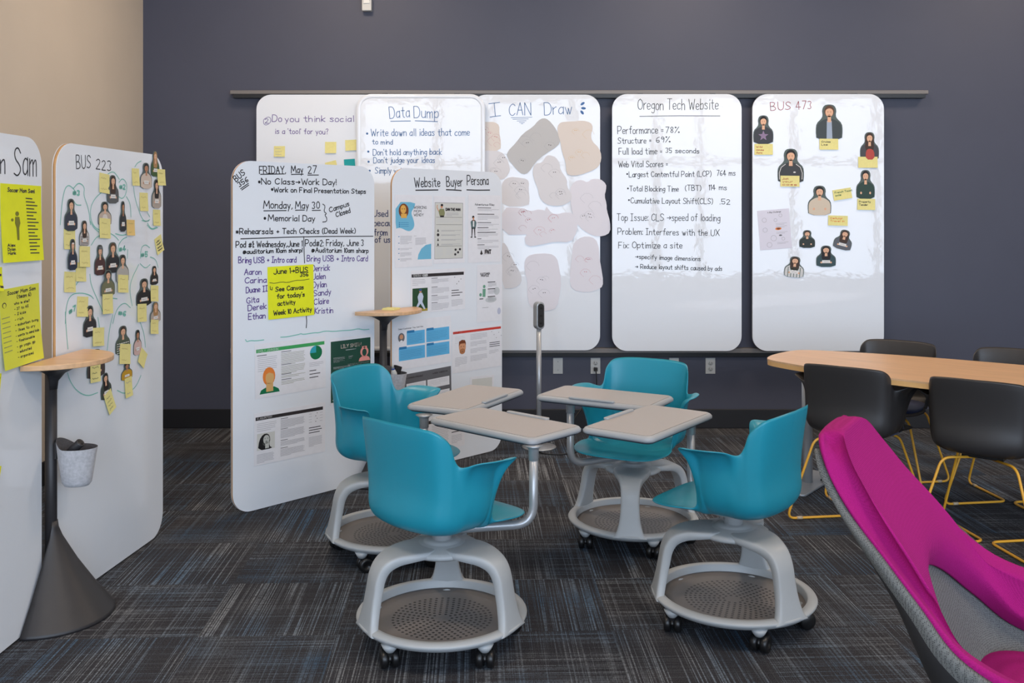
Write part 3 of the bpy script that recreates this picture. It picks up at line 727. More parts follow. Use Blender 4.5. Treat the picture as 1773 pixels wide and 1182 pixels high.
s.ell(.25, .155, .035, .03, P_tan, 3); s.ell(.255, .135, .04, .018, P_hair, 4); s.poly([(.15,.23),(.19,.19),(.32,.19),(.35,.25),(.33,.30),(.19,.30)], P_olive, 3); s.line([(.15,.22),(.10,.17),(.11,.14)], .006, P_tan, 3); s.rect(.2, .29, .32, .315, I_dark, 4)
for y in (.315, .425, .745): s.line([(.08,y),(.9,y)], .0016, I_dark, 3)
for i, y in enumerate((.51, .575, .645, .715)):
    (s.ell(.14, y, .04, .022, I_dark, 3) if i == 1 else s.poly([(.11,y+.02),(.14,y-.025),(.17,y+.02)], I_dark, 3)); s.body(.24, y, .88, 2, None, .012, seed=i); 
for x, y in ((.70,.80), (.84,.795), (.78,.84), (.69,.87)): s.ell(x, y, .035, .018, I_dark, 3)
s.body(.10, .78, .3, 7, P_wash, .018); s.body(.40, .78, .6, 6, P_wash, .018); s.body(.12, .345, .85, 3, P_wash, .02)
s.done()
s = sheet(f, 'persona_sheet', 'poster', 'printed sheet headed Adventurous Riley with a standing figure and FNT logo', (636,240), (872,247), (640,738), M_paper)
s.text('Adventurous Riley', .20, .155, .80, .028, P_mid, .003)
for i, y in enumerate((.185, .28, .405, .48, .55, .645, .735)): s.rect(.28, y, (.70, .80, .70, .62, .85, .4, .5)[i], y+.011, I_dark if i in (1, 3, 4) else P_mid); s.body(.29, y+.03, .95, (2, 4, 2, 2, 3, 3, 3)[i], None, .017, seed=i)
s.ell(.15, .33, .035, .022, P_hair, 2); s.ell(.155, .35, .025, .018, P_tan, 3); s.poly([(.07,.40),(.11,.375),(.21,.375),(.25,.41),(.22,.50),(.10,.51)], ink('print_slate', (86, 110, 112)), 1); s.rect(.14, .385, .18, .47, I_white, 2); s.rect(.12, .37, .20, .385, P_brown, 3)
for x in (.12, .19): s.poly([(x-.02,.48),(x+.02,.48),(x+.01+.3*(x-.155),.62),(x-.01+.3*(x-.155),.62)], I_dark, 2); s.ell(x+.6*(x-.155), .625, .03, .008, I_dark, 2)
s.poly([(.36,.88),(.405,.81),(.45,.88)], I_dark); s.rect(.39, .875, .42, .89, I_dark); s.line([(.485,.81),(.485,.90)], .0015, P_mid); s.text('FNT', .52, .875, .70, .055, I_dark, .008, jit=0); s.done()
s = sheet(f, 'persona_sheet', 'poster', 'printed sheet headed TIMOTHY MINER with a baseball player photo', (215,795), (612,775), (225,1110), M_paper)
s.rect(.015, .09, .975, .165, I_dark); s.text('TIMOTHY MINER', .04, .15, .30, .045, I_white, .004)
s.rect(.03, .42, .30, .96, P_leaf); s.rect(.03, .90, .30, .96, ink('print_field', (170, 150, 60)), 2)
s.poly([(.12,.62),(.15,.53),(.20,.53),(.225,.62),(.205,.74),(.26,.91),(.235,.92),(.17,.78),(.10,.92),(.075,.91),(.135,.74)], ink('print_uniform', (196, 206, 224)), 3); s.ell(.17, .485, .022, .045, P_tan, 3); s.ell(.17, .465, .026, .03, ink('print_cap', (60, 84, 130)), 4)
s.body(.03, .22, .26, 4, None, .04)
for y0, n in ((.22, 4), (.43, 5), (.63, 4), (.80, 6)): s.rect(.37, y0-.02, .48, y0-.005, P_mid); s.body(.37, y0+.02, .70, n, None, .026, seed=n)
for i in range(4): s.ell(.80+.04*((i*3) % 4), .21+.055*i, .006, .012, I_dark)
for i, w_ in enumerate((.14, .21, .16)): s.rect(.74, .52+i*.06, .74+w_, .538+i*.06, I_dark)
s.body(.74, .76, .96, 6, None, .028); s.done()
s = sheet(f, 'persona_sheet', 'poster', 'pale printed sheet headed CUSTOMER PROFILE near the right board edge', (700,755), (884,748), (702,1175), M_paper)
s.text('CUSTOMER', .12, .17, .50, .028, I_dark, .003); s.text('PROFILE', .16, .205, .46, .028, I_dark, .003)
s.ell(.55, .62, .22, .05, P_wash); s.ell(.78, .47, .12, .07, P_wash); s.ell(.88, .83, .07, .06, ink('print_wash_lilac', (186, 190, 208)))
s.ell(.28, .38, .05, .03, ink('print_sage', (110, 160, 136)), 2); s.poly([(.22,.42),(.34,.42),(.33,.56),(.22,.56)], ink('print_sage', (110, 160, 136)), 2); s.ell(.14, .52, .05, .03, ink('print_sage', (110, 160, 136)), 2)
for y in (.30, .42, .555): s.rect(.42, y, .72, y+.014, I_dark, 2); s.body(.44, y+.03, .78, 5, None, .014, seed=int(y*100))
s.rect(.10, .585, .25, .60, I_dark); s.body(.22, .75, .8, 1, P_mid); s.done()
f.crop(675, 530, 4.38)
s = sheet(f, 'persona_sheet', 'poster', 'printed sheet with four light blue text boxes and a small round portrait', (25,122), (462,70), (35,490), M_paper)
s.text('Ideal Customer: You Call Him', .08, .17, .50, .025, P_mid, .002)
for x0, y0, x1, y1 in ((.22,.23,.53,.51), (.555,.23,.965,.51), (.085,.55,.53,.82), (.555,.55,.965,.82)):
    s.rect(x0, y0, x1, y1, P_b2); s.rect(x0+.005, y0-.02, x0+.13, y0+.03, P_b3, 2)
    s.body(x0+.02, y0+.07, x1-.04, 6, P_b3, .032, seed=int(x0*40+y0*9), w=.0016)
s.mb.v = list(s.mb.v)
s.ell(.13, .34, .055, .10, P_mid); s.ell(.13, .32, .03, .05, P_tan, 2); s.poly([(.095,.42),(.13,.385),(.165,.42),(.13,.44)], I_white, 2); s.done()
s = sheet(f, 'persona_sheet', 'poster', 'printed sheet with red header bar and a bearded man illustration', (470,180), (846,135), (478,510), M_paper)
s.rect(.02, .05, .985, .105, P_red); s.text('DAVID GRAY', .04, .095, .20, .03, I_white, .003); s.ell(.20, .42, .068, .15, P_tan); s.ell(.20, .52, .055, .065, ink('print_beard', (176, 118, 80)), 2)
s.poly([(.13,.40),(.135,.29),(.19,.255),(.25,.27),(.268,.33),(.266,.40),(.25,.34),(.16,.34)], P_brown, 3)
for dx in (-.025, .025): s.ell(.20+dx, .41, .008, .008, P_hair, 4)
s.rect(.18, .525, .22, .532, P_hair, 4)
s.body(.06, .18, .26, 5, P_wash, .035); s.body(.06, .66, .30, 7, None, .03, seed=3)
for y0, n in ((.16, 5), (.34, 4), (.50, 4), (.66, 5)): s.body(.36, y0, .70, n, None, .028, seed=n)
for i in range(3): s.rect(.745, .405+.045*i, .96, .42+.045*i, I_dark)
for i in range(5): s.ell(.79+.05*((i*3) % 5), .15+.04*i, .005, .009, I_dark)
s.body(.74, .60, .94, 3, None, .03); s.done()
s = sheet(f, 'persona_sheet', 'poster', 'printed sheet with dark grey table blocks below the blue text boxes', (100,520), (462,452), (108,830), ink('print_block_grey', (100, 100, 104)))
for x0, x1 in ((.06,.46), (.49,.96)):
    for y0, y1 in ((.24,.46), (.56,.74), (.80,.97)): s.rect(x0, y0, x1, y1, M_paper); s.body(x0+.03, y0+.04, x1-.03, 4, None, .035, 3, .0014)
s.mb.v = list(s.mb.v); s.text('A COMMON STRUGGLE', .06, .12, .40, .03, I_dark, .002); s.text('WEB NEEDS', .60, .12, .92, .03, I_dark, .002); s.done()
s = sheet(f, 'persona_sheet', 'poster', 'printed sheet with black header, lowest on the persona board behind the desks', (170,872), (565,790), (178,1145), M_paper)
s.rect(.01, .09, .97, .18, I_dark)
for x0, x1 in ((.06,.30), (.36,.68)): s.body(x0, .26, x1, 14, None, .045, 5)
for i in range(3): s.rect(.74, .36+.09*i, .94, .385+.09*i, I_dark)
s.body(.74, .66, .95, 6, None, .04); s.done()
s = sheet(f, 'blank_sheet', 'paper', 'small blank white sheet on the persona board just above the desk tops', (608,537), (790,517), (612,690), M_paper); s.rect(.08, .12, .92, .88, P_pale); s.done()

# ---- neon sheets on the Sam board
f = b_sam.crop(0, 220, 3.94)
s = sheet(f, 'neon_sheet', 'paper', 'bright neon yellow sheet headed Soccer Mom Sam, upper right of the left board', (0,382), (278,402), (28,922), M_neon, curl=.012)
s.text('Soccer Mom Sam!', .16, .10, .82, .05, I_dark, .0035, jit=.04)
for i in range(17): s.line([(.60+.004*i, .175+.045*i), (.60+.004*i+.01+.03*((i*7) % 5)+.15, .175+.045*i+.004)], .004, I_dark)
s.ell(.38, .38, .045, .03, ink('pencil_olive', (120, 120, 30)), 1); s.poly([(.33,.42),(.43,.42),(.45,.50),(.42,.56),(.41,.72),(.36,.72),(.35,.56),(.32,.5)], ink('pencil_olive', (120, 120, 30)), 1); s.ell(.26, .46, .03, .02, ink('pencil_olive', (120, 120, 30)), 1)
for i, t in enumerate(('Alex', 'Dylan', 'Hank')): s.text(t, .12, .80+.05*i, .30, .035, I_dark, .003, jit=.05)
s.done()
f.crop(0, 480, 3.94)
s = sheet(f, 'neon_sheet', 'paper', 'paler yellow sheet headed Soccer Mom Sam beside the oak side top', (-6,88), (262,38), (22,632), M_neon2, curl=.016)
s.text('Soccer Mom Sam', .18, .08, .90, .045, I_dark, .003, jit=.05); s.text('(team 6)', .42, .145, .78, .045, I_dark, .003, jit=.05)
for i, t in enumerate(('who is she?', '- 37 to 45', '- 2 kids', '- rich', '- suburban living', '- likes to cry', '- wants to send kids', '- fashionable', '- go yoga, gp', '- educated', '- organized')): s.text(t, .34, .22+.068*i, .34+min(.60, .036*len(t)), .032, I_dark, .0022, jit=.06)
for i in range(8): s.line([(.03, .36+.06*i), (.22, .355+.06*i)], .0025, P_olive)
s.ell(.10, .20, .05, .035, I_dark); s.ell(.10, .205, .035, .028, M_neon2, 2); s.done()
s = sheet(f, 'neon_sheet', 'paper', 'neon yellow sheet at the frame edge between the two headed sheets', (-160,-70), (12,-70), (-150,98), M_neon, curl=.01)
s.text('needs', .55, .35, .95, .07, I_dark, .005); s.text('style', .60, .85, .98, .07, I_dark, .005); s.done()
s = sheet(f, 'neon_sheet', 'paper', 'neon yellow sheet at the frame edge level with the support pole top', (-180,640), (8,655), (-176,960), M_neon, curl=.012)
s.text('wants', .5, .12, .95, .05, I_dark, .005); s.done()
f.crop(0, 740, 2.674)
s = sheet(f, 'neon_sheet', 'paper', 'lowest neon yellow sheet at the frame edge beside the felt cup', (-110,170), (5,178), (-108,400), M_neon, curl=.012); scribble(s, 4, I_dark); s.done()

# ---- stickies and flyer on the wall boards
f = b_med.crop(390, 140, 5.91)
sticky(f, 499, 667, 612, 776, 'yellow sticky note alone at left under the purple question')
sticky(f, 1022, 624, 1137, 740, 'blank yellow sticky note right of centre under the purple question', lines=0)
sticky(f, 1226, 606, 1346, 716, 'yellow sticky note half under the Data Dump board edge', lines=0, skew=-6)
sticky(f, 1020, 838, 1132, 930, 'tilted yellow sticky note peeking over the schedule board', lines=0, skew=-28)
sticky(f, 1214, 804, 1326, 910, 'teal sticky note on the social media board', m=mat('teal_sticky_note', (10, 158, 160), rough=.7), lines=0, skew=-8)
f = b_473.crop(1290, 150, 5.91)
def note(x0, y0, x1, y1, label, txt, ik, skew=0, z=.0030):
    s = sheet(f, 'sticky_note', 'sticky note', label, (x0, y0), (x1, y0+skew), (x0+skew*-.25, y1-max(skew, 0)), M_sticky, z=z, curl=.004)
    for i, t in enumerate(txt): s.text(t, .10+(.22*i if ik is I_red and len(txt) == 3 and skew == 2 else 0), .35+.27*i, .10+(.22*i if skew == 2 else 0)+.08*len(t), .16, ik, .0025, jit=.06)
    return s.done()
I_rust = ink('rust_marker', (176, 92, 66))
note(95, 585, 283, 697, 'sticky note with red writing under the grey hoodie cut-out with the star', ('Wild', 'mouse', 'farm'), I_rust)
note(760, 532, 952, 645, 'sticky note with black writing under the tall cut-out in a dark jacket', ('Cruise', 'Line'), I_dark, 1)
note(1156, 717, 1354, 830, 'blank sticky note under the cut-out with the red top', (), I_dark)
note(361, 910, 556, 1023, 'sticky note with red writing under the striped-sleeve track top cut-out', ('Just', 'your', 'case'), I_rust, 2)
note(892, 1060, 1078, 1168, 'tilted sticky note with green writing near the cream sweater cut-out', ('French Toast', 'sale'), I_green, -30)
note(1148, 1145, 1330, 1262, 'sticky note with dark green writing under the green-streaked top cut-out', ('Property', 'Tender'), I_dark, 3)
f.crop(1290, 330, 3.94)
note(567, 168, 700, 240, 'sticky note with orange writing standing alone at mid board', ('Cellular', 'Travel in'), ink('orange_marker', (222, 130, 60)), 4)
s = sheet(f, 'flyer', 'flyer', 'pale flyer with small doodles on the left of the BUS 473 board', (82,138), (298,120), (96,408), ink('lilac_paper', (216, 214, 226)))
s.text('A Big Challenge', .32, .08, .74, .03, P_mid, .002)
for x, y, r in ((.2,.25,.07), (.55,.27,.05), (.72,.16,.05), (.2,.5,.07), (.45,.72,.09), (.3,.88,.08), (.75,.75,.05)): s.line([(x+r*math.cos(a), y+r*.8*math.sin(a*1.0)) for a in [i*PI/5 for i in range(11)]], .002, I_grey)
s.ell(.62, .49, .10, .035, P_or); s.ell(.62, .49, .06, .02, P_brown, 2); s.ell(.67, .66, .05, .02, P_mid)
for y in (.36, .43, .58, .84): s.body(.55, y, .92, 2, None, .03)
s.done()

# ---- cut-out drawings on the I CAN Draw board
I_pink = ink('pink_pencil', (196, 120, 130)); I_yel = ink('yellow_pencil', (214, 176, 110)); P_blob = ink('grey_drawing_paper', (214, 212, 214)); P_blob2 = ink('peach_drawing_paper', (216, 206, 197)); P_blob3 = ink('dim_drawing_paper', (188, 187, 186)); P_blob4 = ink('lilac_drawing_paper', (220, 217, 223))
f = b_draw.crop(830, 150, 4.925)
def cv(pts, rx, ry, sc): return [((rx+x/sc-830)*4.925, (ry+y/sc-150)*4.925) for x, y in pts]
def blob(pts, m, label, z, doodle, seed):
    p = [Vector(f(*q)) for q in pts]; c = sum(p, Vector((0, 0)))/len(p); q = [tuple(a-c) for a in p]
    if area(q) < 0: q = q[::-1]
    q = chaikin(q, 1, True); mb = MB(); mb.prism(q, 0, .0012, m); rnd = random.Random(seed)
    xs = [a for a, b in q]; ys = [b for a, b in q]; w, h = max(xs)-min(xs), max(ys)-min(ys)
    for i in range(5):
        x, y = rnd.uniform(-.28, .28)*w, rnd.uniform(-.3, .3)*h
        if i < 3:
            for dx in (-.006, .007): mb.ell(x+dx, y+rnd.uniform(-.003, .003), .004, .0028, .0015, I_dark if doodle in (0, 1) else doodle, 8)
        r = rnd.uniform(.02, .045)
        mb.stroke([(x+r*math.cos(a*.63)*(1+.15*math.sin(a*3)), y-.006+r*.8*math.sin(a*.63)) for a in range(8)], .0010, .0015, I_grey if doodle == 0 else (doodle if doodle != 1 else I_grey))
    return tag(mb.build('cutout_drawing', matrix=f.place(c.x, c.y, z)), label, 'drawing')
blob([(-60,300),(60,300),(130,300),(172,330),(170,400),(185,470),(182,545),(60,550),(-60,550)], P_blob2, 'peach paper drawing cut-out half under the Data Dump board', .0008, I_pink, 1)
blob([(-60,550),(60,545),(180,548),(230,600),(262,690),(255,740),(200,800),(60,790),(-60,760)], P_blob, 'grey paper drawing cut-out below the peach one at the left edge', .0014, 0, 2)
blob([(545,265),(590,282),(640,340),(672,400),(690,460),(672,505),(560,575),(480,640),(420,735),(370,750),(320,712),(235,605),(238,555),(310,480),(370,400),(460,340),(500,290)], P_blob3, 'darker grey slanting drawing cut-out with black eyes under the title', .0020, 1, 3)
blob([(665,340),(690,305),(740,298),(800,297),(880,288),(950,305),(970,350),(950,410),(960,465),(1020,520),(1042,590),(1030,660),(990,705),(850,757),(760,757),(740,720),(735,640),(705,560),(690,470),(668,400)], P_blob2, 'large peach drawing cut-out with orange marks at the upper right', .0032, I_yel, 4)
blob([(590,580),(650,600),(685,650),(690,710),(750,790),(745,850),(790,920),(780,975),(720,1010),(640,1020),(560,1000),(510,940),(500,870),(460,780),(455,700),(480,655),(540,648),(560,600)], P_blob, 'grey drawing cut-out in the middle below the slanting one', .0032, 0, 5)
blob([(200,800),(260,768),(340,775),(400,785),(425,810),(420,880),(430,960),(420,1020),(200,1025),(180,900)], P_blob, 'squarish grey drawing cut-out right beside the persona board top', .0008, 0, 6)
blob([(780,840),(830,798),(880,795),(920,818),(960,785),(1030,785),(1082,830),(1080,880),(1066,930),(1085,1000),(1085,1050),(1115,1150),(1118,1240),(1060,1275),(970,1275),(850,1200),(790,1080),(770,930)], P_blob4, 'tall pale drawing cut-out overhanging the right edge of its board', .0026, 0, 7)
blob([(190,1030),(360,1030),(430,1065),(520,1040),(590,1075),(600,1180),(560,1250),(430,1260),(190,1262)], P_blob4, 'low wide pale drawing cut-out with a red mark', .0020, I_red, 8)
blob([(560,1005),(620,1085),(680,1085),(720,1070),(800,1075),(840,1150),(830,1240),(780,1330),(640,1320),(540,1345),(400,1365),(380,1270),(470,1240),(560,1180)], P_blob4, 'pale drawing cut-out with small pink doodles across the middle', .0044, I_pink, 9)
blob(cv([(150,160),(180,160),(230,280),(285,370),(290,430),(240,470),(150,470)], 830, 380, 3.94), P_blob, 'slim grey drawing cut-out hard against the persona board edge', .0008, 0, 10)
blob(cv([(310,270),(350,235),(480,228),(530,260),(545,330),(560,420),(550,500),(530,600),(470,625),(390,615),(340,590),(325,500),(330,430),(305,340)], 830, 380, 3.94), P_blob4, 'pale drawing cut-out lowest on the board behind the slim stand head', .0014, 0, 11)
blob(cv([(640,160),(700,115),(770,115),(812,160),(822,280),(828,310),(847,430),(830,470),(740,500),(630,480),(615,400),(630,250)], 830, 380, 3.94), P_blob4, 'pale drawing cut-out at the lower right edge of the drawing board', .0008, I_pink, 12)

# ---- photo cut-outs of people
C_out = ink('photo_edge_slate', (84, 96, 93)); C_sk = ink('photo_skin', (222, 176, 144)); C_sk2 = ink('photo_skin_tan', (184, 134, 102)); C_card = ink('photo_card', (226, 224, 220))
HAIR = {'k': (34, 28, 27), 'b': (92, 62, 42), 'l': (168, 128, 84), 'n': (64, 46, 36)}
def person(f, box, label, shirt, hair='k', long=False, card=True, skin=C_sk, tilt=0, extra=None, wide=1.0, z=.0022, hands=True, cut=0):
    x0, y0, x1, y1 = box; a = Vector(f(x0, y1)); b = Vector(f(x1, y0)); c = (a+b)/2; w, h = abs(b.x-a.x)/2, (b.y-a.y)
    sh = ink('photo_cloth_%d_%d_%d' % shirt, shirt); hr = ink('photo_hair_'+hair, HAIR[hair]); mb = MB()
    P = lambda pts, s=1.0: [(x*w*2*s, (y-.5)*h) for x, y in pts]
    out = [(-.47,0),(-.5,.28),(-.47,.47),(-.30,.59),(-.235,.68),(-.27,.84),(-.19,.97),(0,1.0),(.19,.97),(.27,.84),(.235,.68),(.30,.59),(.47,.47),(.5,.28),(.47,0)]
    mb.prism(chaikin(P(out), 1, True), 0, .0016, C_out)
    L = lambda i: .0016+.0003*i
    mb.poly(chaikin(P([(-.44,0),(-.47,.27),(-.43,.45),(-.26,.55),(-.10,.60),(.10,.60),(.26,.55),(.43,.45),(.47,.27),(.44,0)]), 1, True), L(1), sh)
    if long: mb.poly(chaikin(P([(-.23,.36),(-.22,.80),(-.12,.965),(.12,.965),(.22,.80),(.23,.36),(.1,.34),(-.1,.34)]), 1, True), L(2), hr)
    else: mb.ell(0, .305*h, .185*w*2, .16*h, L(2), hr, 18)
    mb.poly(P([(-.07,.50),(.07,.50),(.06,.68),(-.06,.68)]), L(3), skin)
    mb.ell(0, .275*h, .145*w*2, .132*h, L(3), skin, 18)
    mb.poly(chaikin(P([(-.15,.82),(-.12,.93),(.12,.93),(.15,.82),(.06,.885),(-.06,.88)]), 1, True), L(4), hr)
    for dx in (-.045, .045): mb.ell(dx*w*2*1.2, .285*h, .018*w*2, .009*h, L(4), P_hair, 8)
    mb.ell(0, .205*h, .04*w*2, .007*h, L(4), P_brown, 8)
    if extra == 'jacket': mb.poly(P([(-.10,0),(-.09,.54),(.09,.54),(.12,0)]), L(2), ink('photo_pale_tee', (158, 172, 190)))
    if extra == 'redtop': mb.poly(chaikin(P([(-.2,.02),(-.2,.34),(0,.42),(.24,.34),(.26,.02)]), 1, True), L(3), ink('photo_red_top', (178, 72, 62)))
    if extra == 'white': mb.poly(chaikin(P([(-.2,0),(-.2,.4),(0,.5),(.2,.4),(.2,0)]), 1, True), L(2), ink('photo_white_tee', (214, 206, 198)))
    if extra == 'star':
        mb.poly([(r*w*2*math.cos(PI/2+i*PI/5), -.22*h+r*w*2*math.sin(PI/2+i*PI/5)) for i, r in enumerate([.26, .11]*5)], L(2), ink('photo_lilac_star', (140, 120, 148)))
    if extra == 'stripes':
        for i in range(7): mb.poly(P([(-.40,.04+.055*i),(.40,.04+.055*i),(.40,.06+.055*i),(-.40,.06+.055*i)]), L(2), P_hair)
    if extra == 'plaid':
        for i in range(5): mb.poly(P([(-.40,.05+.08*i),(.40,.05+.08*i),(.40,.075+.08*i),(-.40,.075+.08*i)]), L(2), C_card)
        for i in range(5): mb.poly(P([(-.32+.15*i,0),(-.29+.15*i,0),(-.29+.15*i,.46),(-.32+.15*i,.46)]), L(2)+.0001, P_forest)
    if extra == 'sleeve':
        for sg in (-1, 1): mb.stroke(P([(sg*.20,.55),(sg*.36,.46),(sg*.43,.3),(sg*.42,.12)]), .004, L(2), C_card)
        mb.ell(.14*w*2, -.18*h, .05*w*2, .02*h, L(2), C_card, 8)
    if extra == 'cap': mb.poly(chaikin(P([(-.15,.84),(-.13,.94),(.13,.94),(.15,.84)]), 1, True), L(5), P_mid)
    if extra == 'band': mb.poly(P([(-.12,.835),(.12,.835),(.12,.87),(-.12,.87)]), L(5), C_card)
    if card:
        mb.poly(P([(-.20,.18),(.20,.18),(.20,.31),(-.20,.31)]), L(4), C_card); mb.poly(P([(-.13,.235),(.13,.235),(.13,.255),(-.13,.255)]), L(5), I_grey)
    if hands:
        for dx in (-.24, .24): mb.ell(dx*w*2, -.29*h, .05*w*2, .045*h, L(3), skin, 10)
    o = mb.build('photo_cutout', matrix=f.place(c.x, c.y, z, tilt)); return tag(o, label, 'photo cut-out')
f = b_473.crop(1290, 150, 5.91)
NB, DG, BK = (58, 60, 66), (52, 60, 56), (36, 35, 38)
person(f, (82,292,290,586), 'photo cut-out of a person in a grey hoodie with a lilac star', NB, 'k', card=False, extra='star', hands=False)
person(f, (722,180,998,548), 'largest photo cut-out, tousled brown hair, dark jacket over a pale tee', (64, 72, 74), 'b', card=False, extra='jacket', hands=False, z=.0014)
person(f, (1175,463,1370,752), 'photo cut-out of a long-haired person in a red top', (70, 70, 74), 'n', True, card=False, extra='redtop', hands=False, z=.0014)
person(f, (330,632,603,990), 'photo cut-out in a dark track top with white sleeve stripes', (60, 62, 64), 'k', card=False, extra='sleeve', hands=False, z=.0014)
person(f, (1135,850,1328,1150), 'photo cut-out in a dark top with green streaks at the right edge', (44, 66, 58), 'k', card=False, z=.0014)
person(f, (640,1010,882,1315), 'photo cut-out with dark curly hair and a cream sweater', (206, 192, 172), 'k', card=False)
f.crop(1290, 330, 3.94)
person(f, (368,268,478,390), 'small round photo cut-out in dark green, left of the low cluster', (44, 52, 48), 'n', card=False)
person(f, (608,265,735,402), 'small sideways-tilted photo cut-out holding a card, right of the low cluster', (92, 96, 104), 'n', True, tilt=-.25)
person(f, (483,373,620,520), 'small photo cut-out in dark teal with a white card, mid low cluster', (54, 76, 80), 'k', True)
person(f, (268,447,405,590), 'lowest photo cut-out in a black and white checked top holding a card', (200, 200, 198), 'n', True, extra='plaid', tilt=-.1)

f = b_223.crop(90, 240, 7.39)
def st(x0, y0, x1, y1, label, seed, skew=6, z=.0044, **k): return sticky(f, x0, y0, x1, y1, label, skew=skew, seed=seed, z=z, lines=2, ik=ink('faint_pencil', (186, 172, 110)), curl=.004, **k)
st(605, 432, 733, 700, 'yellow sticky note left of the cut-out beside number 2', 1, 30, z=.001)
st(1018, 378, 1110, 603, 'yellow sticky note left of the white tee cut-out at the top right', 2, z=.001)
st(1335, 388, 1435, 600, 'yellow sticky note overhanging the top right corner of the BUS 223 board', 3, z=.0045)
st(1118, 688, 1222, 928, 'yellow sticky note alone below the white tee cut-out', 4, z=.001)
st(1290, 905, 1382, 1115, 'yellow sticky note below the white coat cut-out at the right edge', 5, z=.001)
person(f, (148,768,318,1182), 'cut-out in a navy shirt holding a card, top left below number 3', (52, 58, 72), 'k')
person(f, (693,470,845,826), 'cut-out of a long-haired person with a card beside number 2', (88, 90, 92), 'n', True, z=.0022)
person(f, (582,805,754,1115), 'cut-out with an arm raised, in white, under the number 2 loop', (188, 172, 158), 'k', extra='white', z=.0014)
person(f, (855,797,942,1190), 'cut-out of a slim person in a black shirt with a small card', (44, 44, 50), 'k', skin=C_sk2)
person(f, (1120,315,1270,635), 'cut-out in a white tee holding a card at face height, top right', (206, 190, 176), 'k', skin=C_sk2, card=True)
person(f, (1257,163,1366,480), 'topmost cut-out, long fair hair and green top, above the board edge', (58, 88, 46), 'l', True)
person(f, (1268,523,1390,890), 'cut-out of a black-haired person in a pale coat at the right edge', (170, 160, 150), 'k', True)
f.crop(90, 380, 6.565)
st(530, -20, 652, 215, 'yellow sticky note under the raised-arm cut-out', 6, 12)
st(838, 0, 928, 182, 'orange-tinted sticky note right of the black shirt cut-out', 7, 5, m=mat('orange_sticky_note', (224, 192, 120), rough=.7))
st(132, 105, 260, 340, 'yellow sticky note under the navy shirt cut-out', 8, z=.001)
person(f, (302,8,415,310), 'cut-out of a long-haired person in a striped top', (196, 190, 186), 'n', True, extra='stripes', z=.0022)
st(303, 300, 420, 540, 'yellow sticky note directly under the striped top cut-out', 9)
st(270, 485, 385, 705, 'yellow sticky note tucked below the striped cut-out note', 10, z=.001)
st(138, 590, 268, 828, 'yellow sticky note under the white headband cut-out', 11, z=.001)
person(f, (163,215,272,580), 'cut-out in a navy top with a white headband at the left edge', (36, 46, 66), 'k', extra='band', z=.0050)
person(f, (474,280,602,640), 'cut-out in a maroon top and grey cap', (74, 46, 46), 'k', extra='cap', z=.0014)
person(f, (598,250,762,615), 'cut-out of a short-haired person in a black sweatshirt with a wide card', (34, 36, 40), 'b', z=.0028)
person(f, (716,390,860,728), 'cut-out in a pale grey top under number 4', (176, 172, 166), 'k', card=False, z=.0044)
person(f, (538,560,697,888), 'cut-out in an olive shirt overlapping the group of three', (112, 112, 84), 'k', z=.0062)
st(735, 625, 850, 830, 'yellow sticky note over the pale grey top cut-out', 12, z=.0072)
st(552, 850, 668, 1075, 'yellow sticky note under the olive shirt cut-out', 13, -8, z=.0090)
st(285, 872, 410, 1105, 'yellow sticky note beside number 7', 14, z=.001)
person(f, (950,655,1128,1000), 'cut-out with a dark fringe and black sweatshirt at the right', (34, 34, 36), 'k', z=.0014)
st(962, 960, 1064, 1165, 'yellow sticky note under the dark fringe cut-out', 15, -6)
person(f, (1110,520,1202,748), 'small cut-out in black at the right edge above its note', (36, 34, 38), 'k', True, z=.0014)
st(1114, 745, 1200, 930, 'yellow sticky note between the two small right edge cut-outs', 16)
person(f, (1100,925,1218,1185), 'small cut-out of a long-haired person in a pale top at the right edge', (178, 166, 156), 'l', True, z=.0062)
s = sheet(f, 'sticky_note', 'sticky note', 'diamond-turned sticky note with dark writing over the right board edge', (1160,225), (1235,165), (1215,375), M_sticky, z=.001, curl=.004); scribble(s, 4, I_dark, 5, w=.004); s.done()
f.crop(90, 540, 6.565)
person(f, (346,-90,500,300), 'cut-out in a black v-neck holding a card above the oak side top', (44, 42, 46), 'k', z=.0014)
st(455, 180, 582, 390, 'yellow sticky note right of the black v-neck cut-out', 17, -6)
person(f, (714,135,882,500), 'cut-out of a bearded person in a green plaid shirt', (84, 92, 76), 'n', extra='plaid', z=.0014)
person(f, (920,188,1014,502), 'cut-out of a person in a pale pink top', (208, 178, 172), 'k', skin=C_sk2, z=.0014)
st(765, 360, 886, 590, 'yellow sticky note over the plaid shirt cut-out', 18, 4)
s = sheet(f, 'sticky_note', 'sticky note', 'tilted yellow sticky note by the pale pink top cut-out', (1010,400), (1075,480), (955,560), M_sticky, z=.0044, curl=.004); s.done()
st(1105, 85, 1192, 248, 'yellow sticky note under the lowest right edge cut-out', 19, z=.0085)
person(f, (388,392,598,780), 'cut-out mostly hidden behind the oak side top', (70, 60, 58), 'k', True, z=.0014)
s = sheet(f, 'sticky_note', 'sticky note', 'yellow sticky note hanging just under the oak side top', (425,585), (540,565), (410,810), M_sticky, z=.0044, curl=.004); scribble(s, 3, P_olive, 4, w=.0025); s.done()
person(f, (543,668,668,1012), 'lowest cut-out, tilted, long hair and dark green top', (62, 70, 64), 'k', True, tilt=.12, z=.0014)
person(f, (780,553,908,792), 'cut-out in a mustard yellow top', (196, 152, 40), 'k', skin=C_sk2, z=.0014)
s = sheet(f, 'sticky_note', 'sticky note', 'tilted yellow sticky note under the mustard top cut-out', (815,760), (895,725), (850,960), M_sticky, z=.0044, curl=.004); scribble(s, 2, I_grey, 4); s.done()
